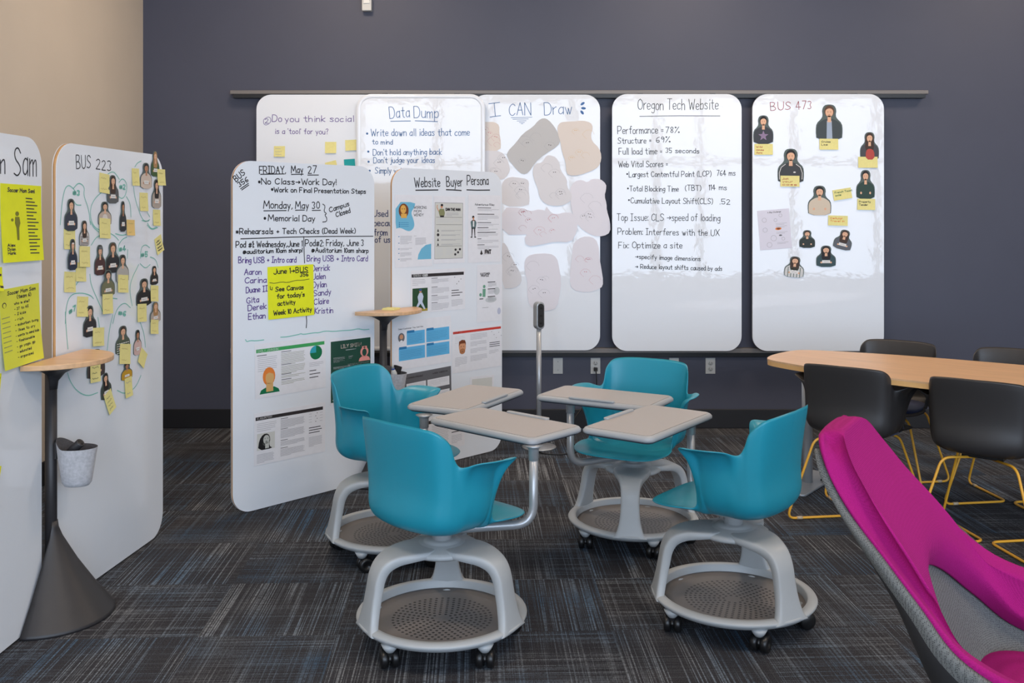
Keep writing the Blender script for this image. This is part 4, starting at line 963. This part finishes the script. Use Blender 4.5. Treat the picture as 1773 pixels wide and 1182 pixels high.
s = sheet(f, 'sticky_note', 'sticky note', 'lowest sticky note on the BUS 223 board, turned like a kite', (578,960), (655,865), (652,1145), M_sticky, z=.0044, curl=.004); scribble(s, 4, P_olive, 6); s.done()
# ------------------------------------------------------------------ side tops on conical posts between the boards
M_felt = mat('light_felt', (176, 176, 180), rough=.95, noise=.14, nscale=90, bump=.4, bscale=500, sheen=.2)
M_felt_in = mat('dark_felt_lining', (74, 73, 76), rough=.95, noise=.2, nscale=200)
def half(r, flat, n=24, zz=0, soft=1.0):
    """half-round outline: flat side at local x = flat, round side towards +x"""
    a0 = math.acos(min(1, max(-1, flat/r))) if r > abs(flat) else 0
    pts = [(r*math.cos(-a0+2*a0*i/n), r*math.sin(-a0+2*a0*i/n), zz) for i in range(n+1)]
    return pts
def side_stand(loc, rz, flat, label):
    t = empty('side_stand', loc, rz, label, 'stand')
    b = MB()
    rings = [half(.226, flat, zz=0), half(.228, flat, zz=.008), half(.222, flat, zz=.016), half(.16, flat, zz=.10), half(.095, flat, zz=.20), half(.04, flat+.002, zz=.30), half(.027, flat+.002, zz=.335), half(.024, flat+.002, zz=.36)]
    b.loft(rings, M_charcoal); b.build('cone_base', t)
    MB().lathe([(0, .002), (.0215, .002), (.0215, .955), (0, .955)], M_charcoal, 24).build('post', t)
    k = MB(); k.loft([half(.0225, flat*.5, zz=.86), half(.026, flat*.6, zz=.89), half(.05, flat, zz=.92), half(.10, flat, zz=.945), half(.165, flat, zz=.962)], M_charcoal); k.build('top_bracket', t)
    p = [(x, y) for x, y, z in half(.222, flat, 32)]
    p = [(flat, p[0][1]+.0)] + [(x, y) for x, y in p] + [(flat, p[-1][1])]
    MB().prism(chaikin(p, 1, True), .962, .982, M_oak).build('half_round_top', t, mods=[BEV(.004, 2)])
    return t
def cup(loc, rz, label):
    t = empty('felt_cup', loc, rz, label, 'storage cup')
    o = MB(); rings = []
    def ring(s, z, tab=0):
        return [(.078+s*.078*math.cos(2*PI*i/36)*(1 if math.cos(2*PI*i/36) > 0 else .95), s*.062*math.sin(2*PI*i/36), z+tab*max(0, -math.cos(2*PI*i/36)-.45)*.06) for i in range(36)]
    prof = [(.30, 0), (.60, .002), (.72, .014), (.80, .05), (.92, .11), (1.0, .146)]
    for s_, z in prof: rings.append(ring(s_, z, 1 if z > .14 else 0))
    o.loft(rings, M_felt, caps=False); o.loft([ring(.30, .0), ring(.01, .0)][::-1], M_felt, caps=False)
    o.build('cup_shell', t)
    i = MB(); i.loft([ring(1.0, .146, 1), ring(.955, .146, 1), ring(.88, .11), ring(.72, .03), ring(.01, .02)], M_felt_in, caps=False); i.build('lining', t)
    h = MB(); h.box((-.004, -.014, .10), (.006, .014, .165), M_charcoal); h.build('hook', t, mods=[BEV(.002, 2)])
    return t
S1 = Vector((-1.755, 3.650, 0)); S1r = math.radians(-4)
side_stand(S1, S1r, .012, 'half-round oak side top on a dark conical post at the left boards')
n1 = Vector((math.cos(S1r), math.sin(S1r), 0))
cup(S1+n1*.0225+Vector((0, 0, .495)), S1r, 'pale felt cup hung on the left conical post')
def cyl(name, p0, p1, r, m, label, cat, tip=None, tipm=None):
    o = MB(); a, b = Vector(p0), Vector(p1); d = (b-a).normalized()
    o.tube([a, a+d*.003, b-d*.003, b], [r*.85, r, r, r*.85], m, 20); ob = o.build(name)
    if tip: q = MB(); q.tube([b-d*.001, b+d*tip*.3, b+d*tip], [r*.7, r*.65, r*.35], tipm, 16); q.build('cap', ob)
    return tag(ob, label, cat)
c0 = S1+n1*.06+Vector((0, 0, .495))
cyl('marker_eraser', c0+Vector((-.01, .0, .10)), c0+Vector((.065, -.02, .168)), .017, M_charcoal, 'fat dark cylinder sticking out of the left felt cup', 'eraser', .002, M_black)
a2 = math.atan2(-.676, .736); S2 = Vector((-.742, 5.528, 0)); n2 = Vector((math.cos(a2), math.sin(a2), 0)); t2 = Vector((-n2.y, n2.x, 0))
side_stand(S2, a2, .020, 'half-round oak side top on a dark post between the two middle standing boards')
cup(S2+n2*.0225+Vector((0, 0, .48)), a2, 'pale felt cup hung on the middle post behind the teal chair')
c0 = S2+n2*.09+Vector((0, 0, .48))
sb = MB(); sb.lathe([(0, 0), (.017, 0), (.018, .005), (.018, .075), (.012, .092), (.009, .10), (0, .10)], M_plate, 24)
sbo = sb.build('spray_bottle', matrix=Matrix.Translation(c0+Vector((0, 0, .075))-t2*.002+n2*.022) @ Matrix.Rotation(.35, 4, n2.cross(t2)) @ Matrix.Rotation(.30, 4, n2)); tag(sbo, 'white cleaning bottle with a blue ring in the middle felt cup', 'bottle')
MB().lathe([(0, .098), (.0095, .098), (.0095, .106), (0, .106)], ink('blue_plastic', (50, 80, 150)), 20).build('blue_ring', sbo)
MB().lathe([(0, .106), (.008, .106), (.004, .135), (0, .137)], M_plate, 16).build('nozzle', sbo)
e = MB(); e.box((-.022, -.013, -.05), (.022, .013, .05), mat('black_felt_block', (28, 27, 29), rough=.8)); 
eo = e.build('board_eraser', matrix=Matrix.Translation(c0+t2*.028-n2*.012+Vector((0, 0, .13))) @ Matrix.Rotation(a2+PI/2, 4, 'Z') @ Matrix.Rotation(.35, 4, 'Y'), mods=[BEV(.003, 2)]); tag(eo, 'black felt board eraser standing in the middle felt cup', 'eraser')
mk = MB(); mk.lathe([(0, 0), (.020, 0), (.022, .006), (.022, .05), (.012, .06), (0, .06)], M_charcoal, 24)
mo = mk.build('tape_roll', matrix=Matrix.Translation(c0-t2*.030-n2*.02+Vector((0, 0, .118))) @ Matrix.Rotation(.5, 4, n2)); tag(mo, 'dark round lidded pot in the middle felt cup', 'pot'); mo.name = 'round_pot'
pd = MB(); pd.prism([(-.038, -.038), (.038, -.038), (.038, .038), (-.038, .038)], 0, .010, M_sticky)
po_ = pd.build('sticky_note_pad', matrix=Matrix.Translation(S2+n2*.07+Vector((0, 0, .9825))) @ Matrix.Rotation(a2+.4, 4, 'Z')); tag(po_, 'pad of yellow sticky notes lying on the middle oak side top', 'note pad')

# ------------------------------------------------------------------ the moulded armchair shell
def crom(keys, k=5):
    """closed-less Catmull-Rom through tuples of vectors"""
    out = []; n = len(keys)
    for i in range(n-1):
        p0, p1, p2, p3 = keys[max(i-1, 0)], keys[i], keys[i+1], keys[min(i+2, n-1)]
        for j in range(k):
            t = j/k
            out.append([(a*( -t+2*t*t-t**3)+b*(2-5*t*t+3*t**3)+c*(t+4*t*t-3*t**3)+d*(-t*t+t**3))*.5 for a, b, c, d in zip(p0, p1, p2, p3)])
    out.append(keys[-1]); return out
V = Vector
#        boundary             wall                   corner                 seat
KEYS = [((0,.272,.440), (0,.24,.446), (0,.17,.444), (0,.09,.434)),
 ((.12,.267,.441), (.11,.235,.447), (.085,.17,.444), (.04,.085,.434)),
 ((.188,.235,.446), (.17,.20,.449), (.135,.14,.445), (.065,.07,.434)),
 ((.224,.165,.453), (.20,.14,.451), (.16,.10,.445), (.08,.05,.433)),
 ((.224,.095,.459), (.205,.08,.454), (.17,.055,.444), (.085,.03,.432)),
 ((.208,.05,.464), (.200,.045,.456), (.175,.035,.440), (.09,.02,.431)),
 ((.208,.040,.505), (.206,.032,.470), (.190,.025,.438), (.095,.015,.430)),
 ((.228,.042,.58), (.220,.025,.52), (.205,.015,.436), (.095,.01,.430)),
 ((.258,.055,.645), (.235,.025,.61), (.218,.005,.434), (.095,0,.430)),
 ((.298,.070,.691), (.238,.020,.684), (.226,-.005,.434), (.095,-.005,.429)),
 ((.312,.025,.697), (.242,-.01,.690), (.230,-.02,.434), (.095,-.012,.429)),
 ((.308,-.045,.700), (.240,-.05,.692), (.230,-.05,.434), (.093,-.025,.429)),
 ((.276,-.100,.697), (.230,-.09,.684), (.224,-.085,.434), (.09,-.04,.428)),
 ((.226,-.128,.684), (.218,-.118,.62), (.216,-.115,.434), (.085,-.05,.428)),
 ((.213,-.146,.712), (.212,-.138,.60), (.206,-.145,.434), (.082,-.06,.428)),
 ((.211,-.166,.768), (.202,-.160,.60), (.192,-.172,.434), (.075,-.07,.428)),
 ((.192,-.207,.808), (.176,-.184,.61), (.165,-.202,.434), (.06,-.082,.428)),
 ((.145,-.230,.819), (.130,-.194,.62), (.12,-.220,.434), (.045,-.09,.428)),
 ((.07,-.241,.823), (.065,-.201,.62), (.06,-.231,.434), (.025,-.097,.428)),
 ((0,-.244,.823), (0,-.203,.62), (0,-.234,.434), (0,-.10,.428))]
def shell_mesh(m, dz_top=0.0, name='seat_shell', dz=0.0):
    K = []
    for k in KEYS:
        q = []
        for (x, y, z) in k:
            if z > .69: z = z+dz_top*(z-.69)/.13
            q += [x, y, z+dz]
        K.append(q)
    half_ = crom(K, 5); full = half_+[[(-v if i % 3 == 0 else v) for i, v in enumerate(r)] for r in half_[-2:0:-1]]
    n = len(full); O = V((0, 0, .430+dz)); NR = 16; vs = [O]
    def bsp(P, t):      # clamped cubic B-spline with 6 control points
        n_ = len(P)-1; kn = [0, 0, 0, 0]+[(i+1)/(n_-2) for i in range(n_-3)]+[1, 1, 1, 1]
        t = min(t, .99999)
        def N(i, p):
            if p == 0: return 1.0 if kn[i] <= t < kn[i+1] else 0.0
            a = (t-kn[i])/(kn[i+p]-kn[i])*N(i, p-1) if kn[i+p] > kn[i] else 0
            b = (kn[i+p+1]-t)/(kn[i+p+1]-kn[i+1])*N(i+1, p-1) if kn[i+p+1] > kn[i+1] else 0
            return a+b
        r = V((0, 0, 0))
        for i in range(n_+1): r += P[i]*N(i, 3)
        return r
    for r in full:
        Bp, Wp, Cp, Sp = (V(r[3*i:3*i+3]) for i in range(4))
        ctrl = [O, Sp, Cp, Wp*.6+Cp*.4, Wp, Bp]
        for j in range(1, NR+1): vs.append(bsp(ctrl, (j/NR)**.9))
    fs = []
    for i in range(n):
        k = (i+1) % n
        fs.append((0, 1+i*NR, 1+k*NR))
        for j in range(NR-1): fs.append((1+i*NR+j, 1+i*NR+j+1, 1+k*NR+j+1, 1+k*NR+j))
    mb = MB(); mb.add(vs, fs, m, True); return mb
M_teal = mat('teal_polypropylene', (28, 139, 161), rough=.38, bump=.06, bscale=900)
M_greyp = mat('light_grey_plastic', (168, 172, 174), rough=.42)
M_desk = mat('desk_laminate', (168, 162, 158), rough=.4, noise=.02, nscale=200)
M_rim = mat('desk_rim_plastic', (160, 163, 166), rough=.4)
M_under = mat('desk_underside', (66, 72, 82), rough=.6)
M_tray = tray_mat()
SOL = ('SOLIDIFY', dict(thickness=.0065, offset=0))

def leg_mb(ang):
    """one arched leg of the moulded base: a flat band rising from the ring and bending into the hub"""
    path = [(.286, .098, .078, .016), (.280, .122, .060, .0165), (.270, .170, .047, .017), (.259, .225, .042, .018), (.248, .276, .042, .019), (.226, .312, .047, .020), (.188, .332, .060, .0185), (.140, .340, .078, .016), (.085, .344, .085, .013), (.03, .347, .055, .010)]
    P = crom([list(p) for p in path], 4); rings = []
    for i, (r, z, w, th) in enumerate(P):
        a = P[max(i-1, 0)]; b = P[min(i+1, len(P)-1)]
        t = V((b[0]-a[0], 0, b[1]-a[1])).normalized(); nrm = V((-t.z, 0, t.x))
        sec = []
        for q in range(16):
            c_, s_ = math.cos(2*PI*q/16), math.sin(2*PI*q/16)
            sec.append((math.copysign(abs(c_)**.32, c_)*w, math.copysign(abs(s_)**.34, s_)*th))
        rings.append([Matrix.Rotation(ang, 3, 'Z') @ (V((r, y, z))+nrm*n_) for y, n_ in sec])
    return MB().loft(rings, M_greyp)

def make_node():
    root = empty('swivel_chair', (0, 0, 0))
    # shell (faces +y)
    shell_mesh(M_teal).build('seat_shell', root, mods=[SOL, ('SUBSURF', dict(levels=1, render_levels=1))])
    MB().lathe([(0, .412), (.05, .425), (.052, .412), (.036, .400), (.036, .365), (0, .365)], M_greyp, 32).build('swivel_hub', root)
    MB().box((-.10, -.06, .414), (.10, .07, .427), M_greyp).build('seat_plate', root, mods=[BEV(.006, 2)])
    # base (rotated separately)
    b = MB(); b.lathe([(.262, .078), (.266, .112), (.270, .1165), (.285, .1165), (.301, .112), (.304, .107), (.301, .100), (.288, .088), (.27, .080), (.258, .074), (.262, .078)], M_greyp, 96)
    ring = b.build('base_ring', root)
    for i in range(3): leg_mb(i*2*PI/3).build('leg', root)
    MB().lathe([(0, .368), (.046, .368), (.060, .365), (.064, .361), (.070, .359), (.118, .351), (.132, .343), (.132, .333), (.120, .325), (.034, .323), (.034, .302), (.03, .296), (0, .296)], M_greyp, 40).build('hub_housing', root)
    tr = MB(); tr.lathe([(0, .080), (.12, .081), (.22, .083), (.262, .088), (.262, .076), (.2, .072), (0, .070)], M_tray, 64); tr.build('storage_tray', root)
    for i in range(5):
        c = MB(); a = i*2*PI/5
        c.lathe([(.0, .088), (.030, .086), (.022, .070), (.014, .060), (0, .058)], M_greyp, 20)
        o = c.build('caster', root); o.location = (.270*math.cos(a), .270*math.sin(a), 0); o['slot'] = i
        w = MB()
        for s_ in (-1, 1):
            R = Matrix.Rotation(PI/2, 4, 'Y'); m_ = MB(); m_.lathe([(0, -.012), (.027, -.012), (.0315, -.007), (.032, .007), (.027, .0125), (.013, .0125), (.011, .008), (0, .008)], M_black, 28)
            w.add([(R @ V(p)+V((s_*.0185, .015, .032))) for p in m_.v], m_.f, M_black, True)
        wh = w.build('wheel', o)
        h = MB(); h.loft([[( x, .014+.0255*math.cos(t_), .031+.0255*math.sin(t_)) for t_ in [i_*PI/12 for i_ in range(13)]] for x in (-.006, .006)], M_black); h.box((-.009, -.006, .03), (.009, .012, .064), M_black)
        h.build('fork', o)
    # desk arm: under the seat, out to the right front and up
    px, py = .19, .28
    arm = MB(); arm.tube(fillet([(0.01, .02, .398), (px*.25, py*.25, .396), (px, py, .392), (px, py, .665)], .075, 8), .0165, M_silver, 18); arm.build('desk_arm', root)
    MB().lathe([(.0165, .625), (.0195, .627), (.0195, .665), (.024, .672), (.036, .680), (0, .680)], M_silver, 24, c=(px, py, 0)).build('collar', root)
    # desk
    d = MB(); W2, D2 = .275, .148
    o1 = rrect(-W2, -D2, W2, D2, .03, 6)
    o2 = rrect(-W2-.006, -D2-.006, W2+.006, D2+.006, .034, 6); i1 = rrect(-W2+.012, -D2+.012, W2-.012, D2-.012, .022, 6)
    d.loft([[(x, y, .0145) for x, y in i1], [(x, y, .0165) for x, y in i1]], M_desk, smooth=False)
    desk = d.build('desktop', root); desk.location = (.0, .43, .690)
    r = MB(); r.loft([[(x, y, .0145) for x, y in i1], [(x, y, .0165) for x, y in rrect(-W2+.008, -D2+.008, W2-.008, D2-.008, .024, 6)], [(x, y, .0125) for x, y in o1], [(x, y, .005) for x, y in o2], [(x, y, -.004) for x, y in o2], [(x, y, -.008) for x, y in o1]], M_rim, caps=False); r.build('rim', desk)
    u = MB(); u.loft([[(x, y, .012) for x, y in i1], [(x, y, -.008) for x, y in o1], [(x*.97, y*.95, -.015) for x, y in o1]][::-1], M_under); u.build('underside', desk)
    g = MB(); g.prism(rrect(-.11, D2-.020, .11, D2+.004, .010, 4), .0155, .023, M_rim); g.build('pen_ledge', desk, mods=[BEV(.002, 2)])
    return root
def pose_node(root, x, y, facing, base_deg, caster_deg, desk_c, desk_deg, label):
    """facing and desk heading as world vectors (x, y); the base swivels freely under the shell"""
    root.location = (x, y, 0); rz = math.atan2(facing[1], facing[0])-PI/2; root.rotation_euler = (0, 0, rz)
    kids = [o for o in bpy.data.objects if o.parent == root]
    for o in kids:
        nm = o.name.split('.')[0]
        if nm in ('leg', 'base_ring', 'hub_housing', 'storage_tray'): o.rotation_euler = (0, 0, math.radians(base_deg)-rz)
        if nm == 'caster':
            a = math.radians(caster_deg)+o['slot']*2*PI/5-rz; o.location = (.270*math.cos(a), .270*math.sin(a), 0)
            o.rotation_euler = (0, 0, a+PI/2+(.9, -.7, .5, -1.2, .3)[o['slot']])
        if nm == 'desktop':
            v = Matrix.Rotation(-rz, 2) @ Vector((desk_c[0]-x, desk_c[1]-y)); o.location = (v.x, v.y, .690); o.rotation_euler = (0, 0, math.radians(desk_deg)-rz)
    tag(root, label, 'chair', 'teal swivel chairs with desk arms')
node = make_node()
# copies before posing, all sharing mesh data
nodes = [node]+[copy_tree(node) for _ in range(3)]
pose_node(nodes[0], -.25, 3.43, (.67, .74), 90, 234, (-.03, 3.79), -42, 'nearest teal swivel chair, back to the camera, desk arm reaching right')
pose_node(nodes[1], -.535, 4.34, (.89, -.45), 85, 175, (-.20, 4.32), 243, 'teal swivel chair on the left, beside the standing schedule board')
pose_node(nodes[2], .568, 4.50, (-.49, -.87), 260, 210, (.42, 4.345), 150, 'teal swivel chair farthest back, in front of the wall outlets')
pose_node(nodes[3], .83, 3.60, (-.775, .63), 180, 204, (.55, 3.83), 54, 'teal swivel chair on the right, turned away from the pink lounge chair')

# ------------------------------------------------------------------ meeting table
dv = V((.786, -.618)); nv = V((.618, .786))
def dn(d, n): p = dv*d+nv*n; return (p.x, p.y)
out = [(-2.15, 4.99), (-2.165, 5.15), (-2.14, 5.34), (-2.08, 5.42), (-1.75, 5.505), (-1.40, 5.545), (-1.0, 5.555), (-.6, 5.545), (-.2, 5.50), (.10, 5.42), (.17, 5.34), (.19, 5.15), (.17, 4.99), (.11, 4.88), (-.2, 4.77), (-.6, 4.715), (-1.0, 4.70), (-1.4, 4.705), (-1.78, 4.79), (-2.10, 4.90)]
C0 = (-.99, 5.12)
def tshape(k=0.0): return chaikin([(d-C0[0]-math.copysign(k, d-C0[0]), n-C0[1]-math.copysign(k, n-C0[1])) for d, n in out], 2, True)
tc = dn(*C0); tz = math.atan2(dv.y, dv.x)
tb = empty('meeting_table', (*tc, 0), tz, 'long oak boat-shaped meeting table with a silver post leg at its left end', 'table')
M_oak_edge = mat('oak_edge', (218, 172, 112), rough=.4)
MB().prism(tshape()[::-1], .736, .7445, M_oak).build('tabletop', tb)
MB().prism(tshape(-.001)[::-1], .712, .736, M_oak_edge).build('edge_band', tb)
for sd in (-1, 1):
    px = sd*1.055
    m_ = MB(); m_.lathe([(0, .012), (.030, .012), (.030, .712), (0, .712)], M_silver, 28, c=(px, .19 if sd < 0 else -.05, 0)); lg = m_.build('leg', tb)
    m_ = MB(); cy = .19 if sd < 0 else -.05; m_.prism(rrect(px-.09, cy-.27, px+.09, cy+.27, .03, 5), 0, .012, M_silver); m_.build('foot_plate', lg, mods=[BEV(.004, 2)])
MB().box((-.9, -.03, .665), (.9, .03, .712), M_black).build('under_beam', tb)
q = MB(); q.tube(fillet([(-1.0, .26, .013), (-.98, .26, .05), (-.95, .25, .045), (-.94, .24, .013)], .01), .006, M_black, 8); q.build('foot_clip', tb)

# ------------------------------------------------------------------ dark armchairs on yellow wire frames
M_dark = mat('charcoal_polypropylene', (46, 44, 44), rough=.42, bump=.06, bscale=900)
M_yel = mat('yellow_wire', (226, 166, 52), rough=.35)
M_navypad = mat('navy_seat_fabric', (24, 36, 74), rough=.9, noise=.1, nscale=300, sheen=.2)
M_glide = mat('clear_glide', (190, 170, 140), rough=.4)
def make_wire():
    root = empty('wire_frame_armchair', (0, 0, 0))
    shell_mesh(M_dark, dz_top=-.028, dz=.0).build('seat_shell', root, mods=[SOL, ('SUBSURF', dict(levels=1, render_levels=1))])
    p = MB(); rings = []
    for s_, z in ((.0, .440), (.9, .440), (1.0, .448), (1.0, .458), (.93, .466), (.6, .468), (0, .468)):
        rings.append([((.20*s_)*math.copysign(abs(math.cos(2*PI*i/40))**.7, math.cos(2*PI*i/40)), .03+(.205*s_)*math.copysign(abs(math.sin(2*PI*i/40))**.7, math.sin(2*PI*i/40)), z) for i in range(40)])
    p.loft(rings, M_navypad, caps=False); p.build('seat_pad', root)
    f = MB(); R = .0062
    for sx in (-1, 1):
        A = (sx*.262, .262); B_ = (sx*.262, -.262); cx = sx*.012
        pts = [(sx*.02, .05, .408), (sx*.155, .165, .408), (A[0], A[1], .0075), (cx, 0, .0075), (B_[0], B_[1], .0075), (sx*.155, -.165, .408), (sx*.02, -.05, .408)]
        f.tube(fillet(pts, .045, 6), R, M_yel, 10)
    f.build('wire_frame', root)
    MB().box((-.09, -.09, .409), (.09, .09, .427), M_black).build('seat_plate', root, mods=[BEV(.003, 2)])
    for sx in (-1, 1):
        for sy in (-1, 1): MB().tube([(sx*.225, sy*.225, .0085), (sx*.205, sy*.205, .0085)], .0082, M_glide, 10).build('glide', root)
    return root
wire = make_wire(); wires = [wire]+[copy_tree(wire) for _ in range(3)]
for o, (x, y, s_, lb) in zip(wires, ((1.741, 4.834, 1, 'dark armchair on yellow wire legs, near side of the table at its left end'), (2.204, 4.449, 1, 'dark armchair on yellow wire legs, nearest the pink lounge chair and cut by the frame'),
        (2.13, 5.42, -1, 'dark armchair across the table in front of the navy wall, left of two'), (2.63, 5.07, -1, 'dark armchair across the table, right of two and cut by the frame edge'))):
    fx, fy = nv.x*s_, nv.y*s_
    o.location = (x, y, 0); o.rotation_euler = (0, 0, math.atan2(fy, fx)-PI/2); tag(o, lb, 'chair', 'dark wire frame armchairs at the table')

# ------------------------------------------------------------------ pink lounge chair
M_pink = weave_mat('magenta_wool', (120, 9, 80), (155, 22, 108), 520, .95)
M_mesh = weave_mat('grey_knit_mesh', (42, 44, 45), (104, 106, 105), 300, .7)
LV = [((.10,-.318,1.010),(-.322,1.015)), ((.15,-.303,.985),(-.312,.985)), ((.178,-.275,.93),(-.280,.93)), ((.21,-.22,.86),(-.232,.86)), ((.25,-.14,.78),(-.175,.785)),
      ((.285,-.065,.71),(-.125,.71)), ((.318,.0,.655),(-.085,.63)), ((.335,.08,.625),(-.05,.55)), ((.345,.17,.61),(.01,.46)), ((.352,.26,.595),(.15,.415)), ((.355,.34,.58),(.33,.41))]
def lounge_S(u, v):
    """the wrap-round sheet: u -1..1 from rim to rim, v 0 at the top edge to 1 at the arm fronts"""
    f = max(0, min(.99999, v))*10; i = int(f); t = f-i
    def L_(j): j = max(0, min(10, j)); (a, b, c), (d, e_) = LV[j]; return (a, b, c, d, e_)
    q = [(-t+2*t*t-t**3)*.5*a+(2-5*t*t+3*t**3)*.5*b+(t+4*t*t-3*t**3)*.5*c+(-t*t+t**3)*.5*d for a, b, c, d in zip(L_(i-1), L_(i), L_(i+1), L_(i+2))]
    X, yr, zr, ys, zs = q; a = abs(u); k = a**(2.2+1.6*v)
    return V((X*math.sin(u*PI/2), ys+(yr-ys)*k, zs+(zr-zs)*k))
def lounge():
    LX, LY = 1.06, 2.18; fx, fy = .85, -.52
    root = empty('lounge_chair', (LX, LY, 0), math.atan2(fy, fx)-PI/2, 'magenta high-back lounge chair with grey knit shell, cut by the lower right corner', 'lounge chair')
    def NN(u, v):
        e = .02; uu = max(-.97, min(.97, u)); vv = max(.02, min(.98, v))
        a = lounge_S(uu+e, vv)-lounge_S(uu-e, vv); b = lounge_S(uu, vv-e)-lounge_S(uu, vv+e)
        n = b.cross(a).normalized(); return n
    s0 = 1 if NN(0, .3).y > 0 else -1
    # rim and inner edge of the magenta pad in (u, v)
    K = [(-1, 1.0), (-1, .85), (-1, .7), (-1, .55), (-1, .4), (-1, .25), (-1, .1), (-.9, .02), (-.5, 0), (0, 0), (.5, 0), (.9, .02), (1, .1), (1, .25), (1, .4), (1, .55), (1, .7), (1, .85), (1, 1.0)]
    I = [(-.68, 1.0), (-.68, .88), (-.65, .78), (-.59, .71), (-.50, .65), (-.40, .60), (-.30, .565), (-.2, .54), (-.1, .527), (0, .52), (.1, .527), (.2, .54), (.30, .565), (.40, .60), (.50, .65), (.59, .71), (.65, .78), (.68, .88), (.68, 1.0)]
    K = crom([list(k) for k in K], 5); I = crom([list(k) for k in I], 5); rings = []; NT = 22
    for (ku, kv), (iu, iv) in zip(K, I):
        r = []; kv = max(0, kv)
        for j in range(NT+1):
            t = j/NT; u = ku+(iu-ku)*t; v = kv+(iv-kv)*t
            e = min(t, 1-t); h = .046*min(1, (e/.10))**.5 if e < .10 else .046
            if iv < .66: h -= .0075*min(1, max(0, (kv-.14)/.14))*math.exp(-((t-.30)/.065)**2)
            if j in (0, NT): h = .0
            r.append(lounge_S(u, v)+NN(u, v)*s0*h)
        # the rim edge rolls outwards, then the back face returns
        for j in range(NT, -1, -1):
            t = j/NT; u = ku+(iu-ku)*t; v = kv+(iv-kv)*t
            r.append(lounge_S(u, v)-NN(u, v)*s0*(.012 if 0 < j < NT else .006))
        rings.append(r)
    m_ = MB(); m_.loft(rings, M_pink); m_.build('back_cushion', root)
    # knit shell
    vs = []; fs = []; A = 40; H = 40
    for layer in (.013, .032):
        for j in range(H+1):
            for i in range(A+1):
                u = -1+2*i/A; v = j/H; vs.append(lounge_S(u*(.78+.14*min(1, v/.3)+.06*v)*(1-.25*max(0, .08-v)/.08), .12+v*.87)-NN(u*.95, .12+v*.87)*s0*layer)
    o2 = (A+1)*(H+1)
    for j in range(H):
        for i in range(A):
            q = (j*(A+1)+i, j*(A+1)+i+1, (j+1)*(A+1)+i+1, (j+1)*(A+1)+i)
            fs.append(q); fs.append(tuple(k+o2 for k in q[::-1]))
    edge = [i for i in range(A+1)]+[j*(A+1)+A for j in range(1, H+1)]+[H*(A+1)+i for i in range(A-1, -1, -1)]+[j*(A+1) for j in range(H-1, 0, -1)]
    for a, b in zip(edge, edge[1:]+edge[:1]): fs.append((b, a, a+o2, b+o2))
    m_ = MB(); m_.add(vs, fs, M_mesh, True); kd = m_.mi(mat('dark_shell_back', (40, 40, 42), rough=.7, bump=.1, bscale=500))
    for q_, f_ in enumerate(m_.f):
        if all(i_ >= o2 for i_ in f_) and all(abs(2*((i_-o2) % (A+1))/A-1) < .91 for i_ in f_): m_.m[q_] = kd
    m_.build('shell', root)
    s_ = MB(); rings = []
    for k_, z in ((.0, .395), (.86, .395), (.97, .41), (1.0, .428), (.97, .446), (.86, .458), (.4, .463), (0, .463)):
        rings.append([(.275*k_*math.copysign(abs(math.cos(2*PI*i/48))**.6, math.cos(2*PI*i/48)), .18+.225*k_*math.copysign(abs(math.sin(2*PI*i/48))**.6, math.sin(2*PI*i/48)), z) for i in range(48)])
    s_.loft(rings, M_pink, caps=False); s_.build('seat_cushion', root)
    MB().lathe([(0, .375), (.12, .375), (.10, .31), (.035, .27), (.035, .05), (.05, .035), (.28, .014), (.30, .006), (.30, 0), (0, 0)], M_silver, 48, c=(0, .12, 0)).build('pedestal', root)
lounge()
# ------------------------------------------------------------------ daylight and camera
w = bpy.data.worlds.new('sky'); bpy.context.scene.world = w; w.use_nodes = True
w.node_tree.nodes['Background'].inputs['Color'].default_value = (*lin((214, 232, 255)), 1)
w.node_tree.nodes['Background'].inputs['Strength'].default_value = 6.9
for i in range(len(mull)-1):
    x0, x1 = mull[i]+.06, mull[i+1]-.06
    ld = bpy.data.lights.new('window_portal', 'AREA'); ld.shape = 'RECTANGLE'; ld.size = x1-x0; ld.size_y = HEAD-SILL; ld.cycles.is_portal = True
    lo = bpy.data.objects.new('window_portal', ld); COL.objects.link(lo); lo.location = ((x0+x1)/2, YF-.1, (SILL+HEAD)/2); lo.rotation_euler = (PI/2, 0, 0)
cam = bpy.data.cameras.new('camera'); co = bpy.data.objects.new('camera', cam); COL.objects.link(co)
co.location = (0, 0, CAM_H); co.rotation_euler = (PI/2, 0, 0)
cam.sensor_width = 36; cam.lens = F*36/1773; cam.shift_x = 0; cam.shift_y = -(591-HY)/1773; cam.clip_start = .05; cam.clip_end = 100
sc = bpy.context.scene; sc.camera = co
sc.view_settings.view_transform = 'Standard'; sc.view_settings.look = 'None'; sc.view_settings.gamma = 1; sc.view_settings.exposure = 0
sc.cycles.use_denoising = True
sc.cycles.max_bounces = 8; sc.cycles.diffuse_bounces = 4
